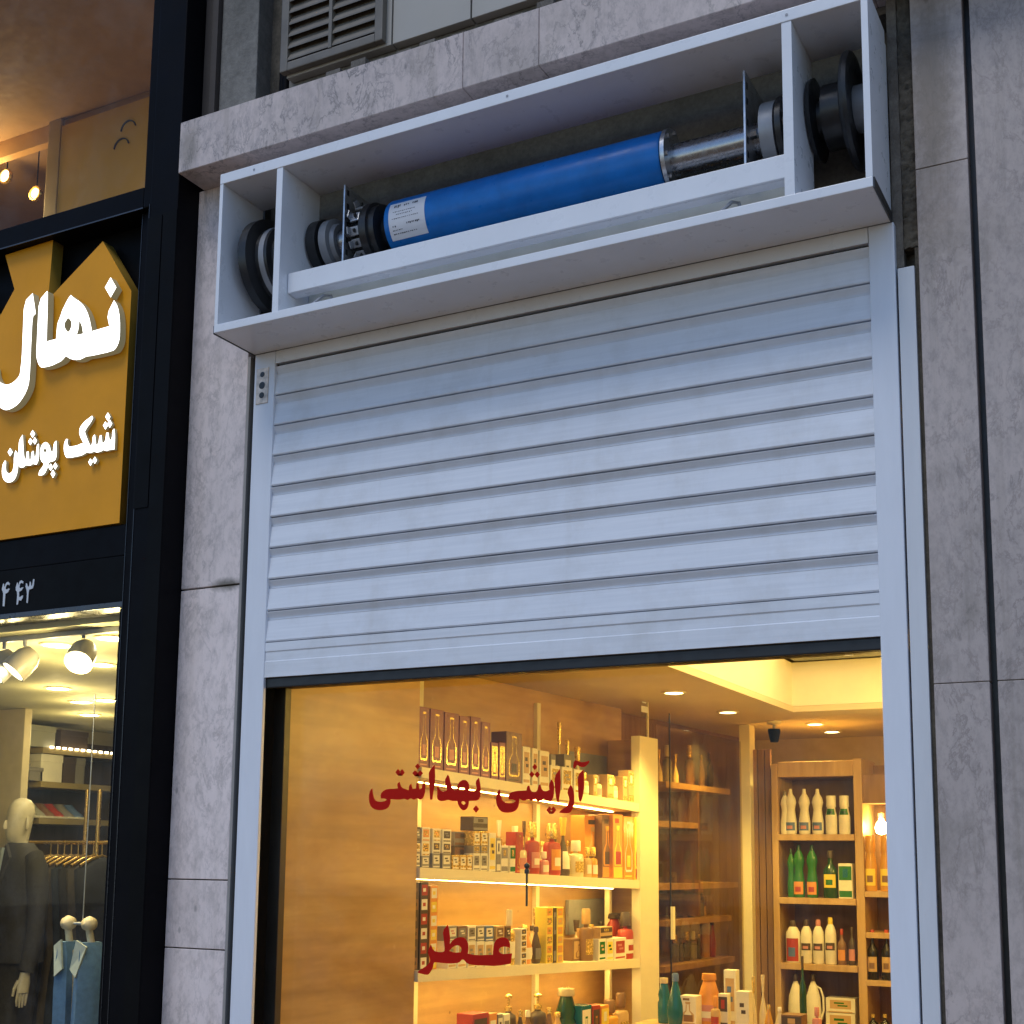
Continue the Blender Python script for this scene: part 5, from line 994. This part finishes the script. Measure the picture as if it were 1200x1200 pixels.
for s in (-1, 1):
    MB().tube([(MX+s*.175, MY+.01, 1.575), (MX+s*.225, MY+.012, 1.50), (MX+s*.255, MY+.015, 1.36), (MX+s*.275, MY-.005, 1.18), (MX+s*.275, MY-.05, 1.00)], [.062, .072, .066, .056, .048], 14).build('sleeve', BLZ, MQ, smooth=60)
    h_ = MB().loft([ell(MX+s*.275, MY-.055, 1.0, .024, .03, 12), ell(MX+s*.276, MY-.06, .95, .022, .042, 12), ell(MX+s*.276, MY-.065, .90, .020, .040, 12)])
    for q_ in range(4): h_.tube([(MX+s*.276, MY-.095+q_*.02, .905), (MX+s*.272, MY-.10+q_*.02, .86), (MX+s*.262, MY-.092+q_*.018, .825+.008*abs(q_-1.5))], [.010, .009, .007], 8)
    h_.tube([(MX+s*.272, MY-.095, .96), (MX+s*.262, MY-.115, .92), (MX+s*.255, MY-.118, .885)], [.011, .010, .008], 8); h_.build('hand', SKIN, MQ, smooth=60)
MB().prism([(MX-.05, MY-.142, 1.62), (MX+.05, MY-.142, 1.62), (MX, MY-.16, 1.30)], (0, .05, 0)).build('shirt_front', SHRT, MQ)
for s in (-1, 1): MB().prism([(MX+s*.015, MY-.158, 1.34), (MX+s*.06, MY-.125, 1.64), (MX+s*.10, MY-.118, 1.57), (MX+s*.085, MY-.15, 1.50)], (0, .02, 0)).build('lapel', BLZ, MQ)
MB().loft([ell(MX+x_, MY+.01, z_, .10, .11, 18) for x_, z_ in ((0, .16),)]+[ell(MX, MY+.01, z_, r1, r2, 18) for z_, r1, r2 in ((.6, .15, .12), (1.0, .20, .14), (1.06, .21, .14))]).build('trousers', BLZ, MQ, smooth=60)
MQ.scale = (0.80, 0.80, 1.0); MQ.rotation_euler = (0, 0, R_(-14))

# blue denim jacket on a display hanger near the window
pj = aty(97, 1082, 0.6); JX, JY, JZ = pj.x, 0.6, pj.z
JK = thing('denim_jacket', 'open blue denim jacket on a hanger with two round pale knobs', 'jacket', (JX, JY, JZ))
DEN = paint('denim', (0.09, 0.19, 0.33), 0.85, var=.2, scale=40); DENL = paint('pale_denim', (0.40, 0.46, 0.42), 0.85, var=.15, scale=40); PATT = paint('patterned_shirt', (0.45, 0.36, 0.22), 0.8, var=.6, scale=60)
for s in (-1, 1):
    MB().lathe([(0, -.03), (.022, -.022), (.030, 0), (.022, .022), (0, .03)], (JX+s*.055, JY-.02, JZ), 'Y', 16).tube([(JX+s*.055, JY-.02, JZ-.02), (JX+s*.058, JY, JZ-.10)], .014, 10).build('hanger_knob', paint('pale_wood_knob', (0.66, 0.56, 0.36), 0.35), JK, smooth=60)
MB().tube([(JX-.055, JY-.02, JZ), (JX+.055, JY-.02, JZ)], .006, 8).tube([(JX, JY, JZ), (JX, JY, JZ+.16), (JX+.0, JY, JZ+.9)], .0022, 6).build('hanger_bar', STEEL, JK, smooth=60)
for s in (-1, 1):
    rings = []
    for z_, xi, xo, th in ((-.07, .035, .075, .03), (-.13, .022, .10, .05), (-.25, .018, .105, .06), (-.42, .014, .10, .06), (-.62, .012, .105, .06)):
        xi *= s; xo *= s; rings.append([(JX+xi, JY-.05, JZ+z_), (JX+(xi+xo)/2, JY-.055-th*.3, JZ+z_), (JX+xo, JY-.03, JZ+z_), (JX+xo, JY+th, JZ+z_), (JX+(xi+xo)/2, JY+th*1.2, JZ+z_), (JX+xi, JY+th, JZ+z_)])
    MB().loft(rings).build('jacket_front', DEN, JK, smooth=50)
    MB().prism([(JX+s*.02, JY-.075, JZ-.17), (JX+s*.04, JY-.07, JZ-.06), (JX+s*.085, JY-.06, JZ-.085), (JX+s*.055, JY-.08, JZ-.20)], (0, .008, 0)).build('collar', DENL, JK)
MB().box(JX-.03, JX+.03, JY-.02, JY+.03, JZ-.6, JZ-.10, bev=.006).build('shirt', PATT, JK)

# --- mezzanine over the clothing shop
MZ = thing('mezzanine_room', 'dim gold brown room behind the upper glass of the clothing shop', 'shop interior', (-2.6, 0.5, 3.87))
CLB = paint('mezzanine_ceiling', (0.30, 0.19, 0.10), 0.7); WLB = paint('mezzanine_wall', (0.42, 0.25, 0.10), 0.6)
ZM = aty(60, 142, 0.8).z; YM = 0.8
MB().box(-4.4, -1.478, 0.0, 3.0, ZM, ZM+.1).build('ceiling', CLB, MZ)
MB().box(-4.4, -1.478, YM+.02, YM+.06, ZM-.085, ZM-.001).build('bulkhead', WLB, MZ)
MB().box(-4.4, -1.478, 1.9, 1.95, 3.81, ZM-.001).build('rear_wall', WLB, MZ)
MB().box(-4.45, -4.401, 0.0, 1.95, 3.7, ZM+.1).build('side_wall', WLB, MZ)
MB().box(-4.4, -1.478, 0.052, 1.95, 3.78, 3.80).build('floor', DWOOD, MZ)
a_, b_ = aty(54, 200, YM).x, aty(68, 200, YM).x
MB().box(a_, b_, YM, YM+.1, 3.80, ZM-.001, bev=.003).build('room_post', paint('mezzanine_post', (0.36, 0.25, 0.09), 0.5), MZ)
gp = MB().box(b_+.002, -1.60, YM+.005, YM+.015, 3.80, ZM-.04); gp = gp.build('gold_panel', GOLDP, MZ)
for px, py in ((150, 152), (142, 173)):
    p = aty(px, py, YM)
    MB().lathe([(.046, -.002), (.046, .004), (.041, .004), (.041, -.002), (.046, -.002)], (p.x, YM, p.z), 'Y', 24, a0=R_(-85), a1=R_(75)).build('panel_ring', BLKM, gp)
for px, py, lb in ((7, 207, 'bright bare downlight in the dim upper room at the left edge'), (42, 227, 'small yellow ring lamp beside the upper room post')):
    p = aty(px, py, YM+.12); t = thing('room_lamp', lb, 'lamp', p)
    MB().lathe([(.036, .010), (.040, 0), (.036, -.010), (.030, -.010), (.028, .006)], (0, 0, 0), 'Y', 24).build('lamp_ring', GBR, t, world=False, smooth=50)
    if px < 20: MB().lathe([(.0, -.010), (.022, -.008), (.028, .0), (0, .004)], (0, 0, 0), 'Y', 20).build('bulb', glow('room_bulb', (1.0, 0.80, 0.45), 14.0), t, world=False, smooth=50)
    else: MB().lathe([(.014, -.010), (.025, -.008), (.025, .0), (.014, .0)], (0, 0, 0), 'Y', 20).build('bulb', glow('room_ring_bulb', (1.0, 0.72, 0.2), 6.0), t, world=False, smooth=50)
    lamp_child(t, (0, -.15, -.08), 4.5 if px < 20 else 2.0, (1.0, 0.66, 0.26), 'POINT', .05)
    MB().tube([(0, .004, .03), (0, .004, ZM-p.z-.002)], .003, 6).build('stem', DARK, t, world=False)
lamp_child(MZ, (0.5, -0.05, 0.15), 3.2, (1.0, 0.66, 0.26), 'POINT', .1)  # unseen lamp added to warm and brighten the mezzanine
lamp_child(CR, (0.55, -0.55, 2.2), 45.0, YELW, 'SPOT', .08)  # unseen spot added to brighten the suits and the front of the room
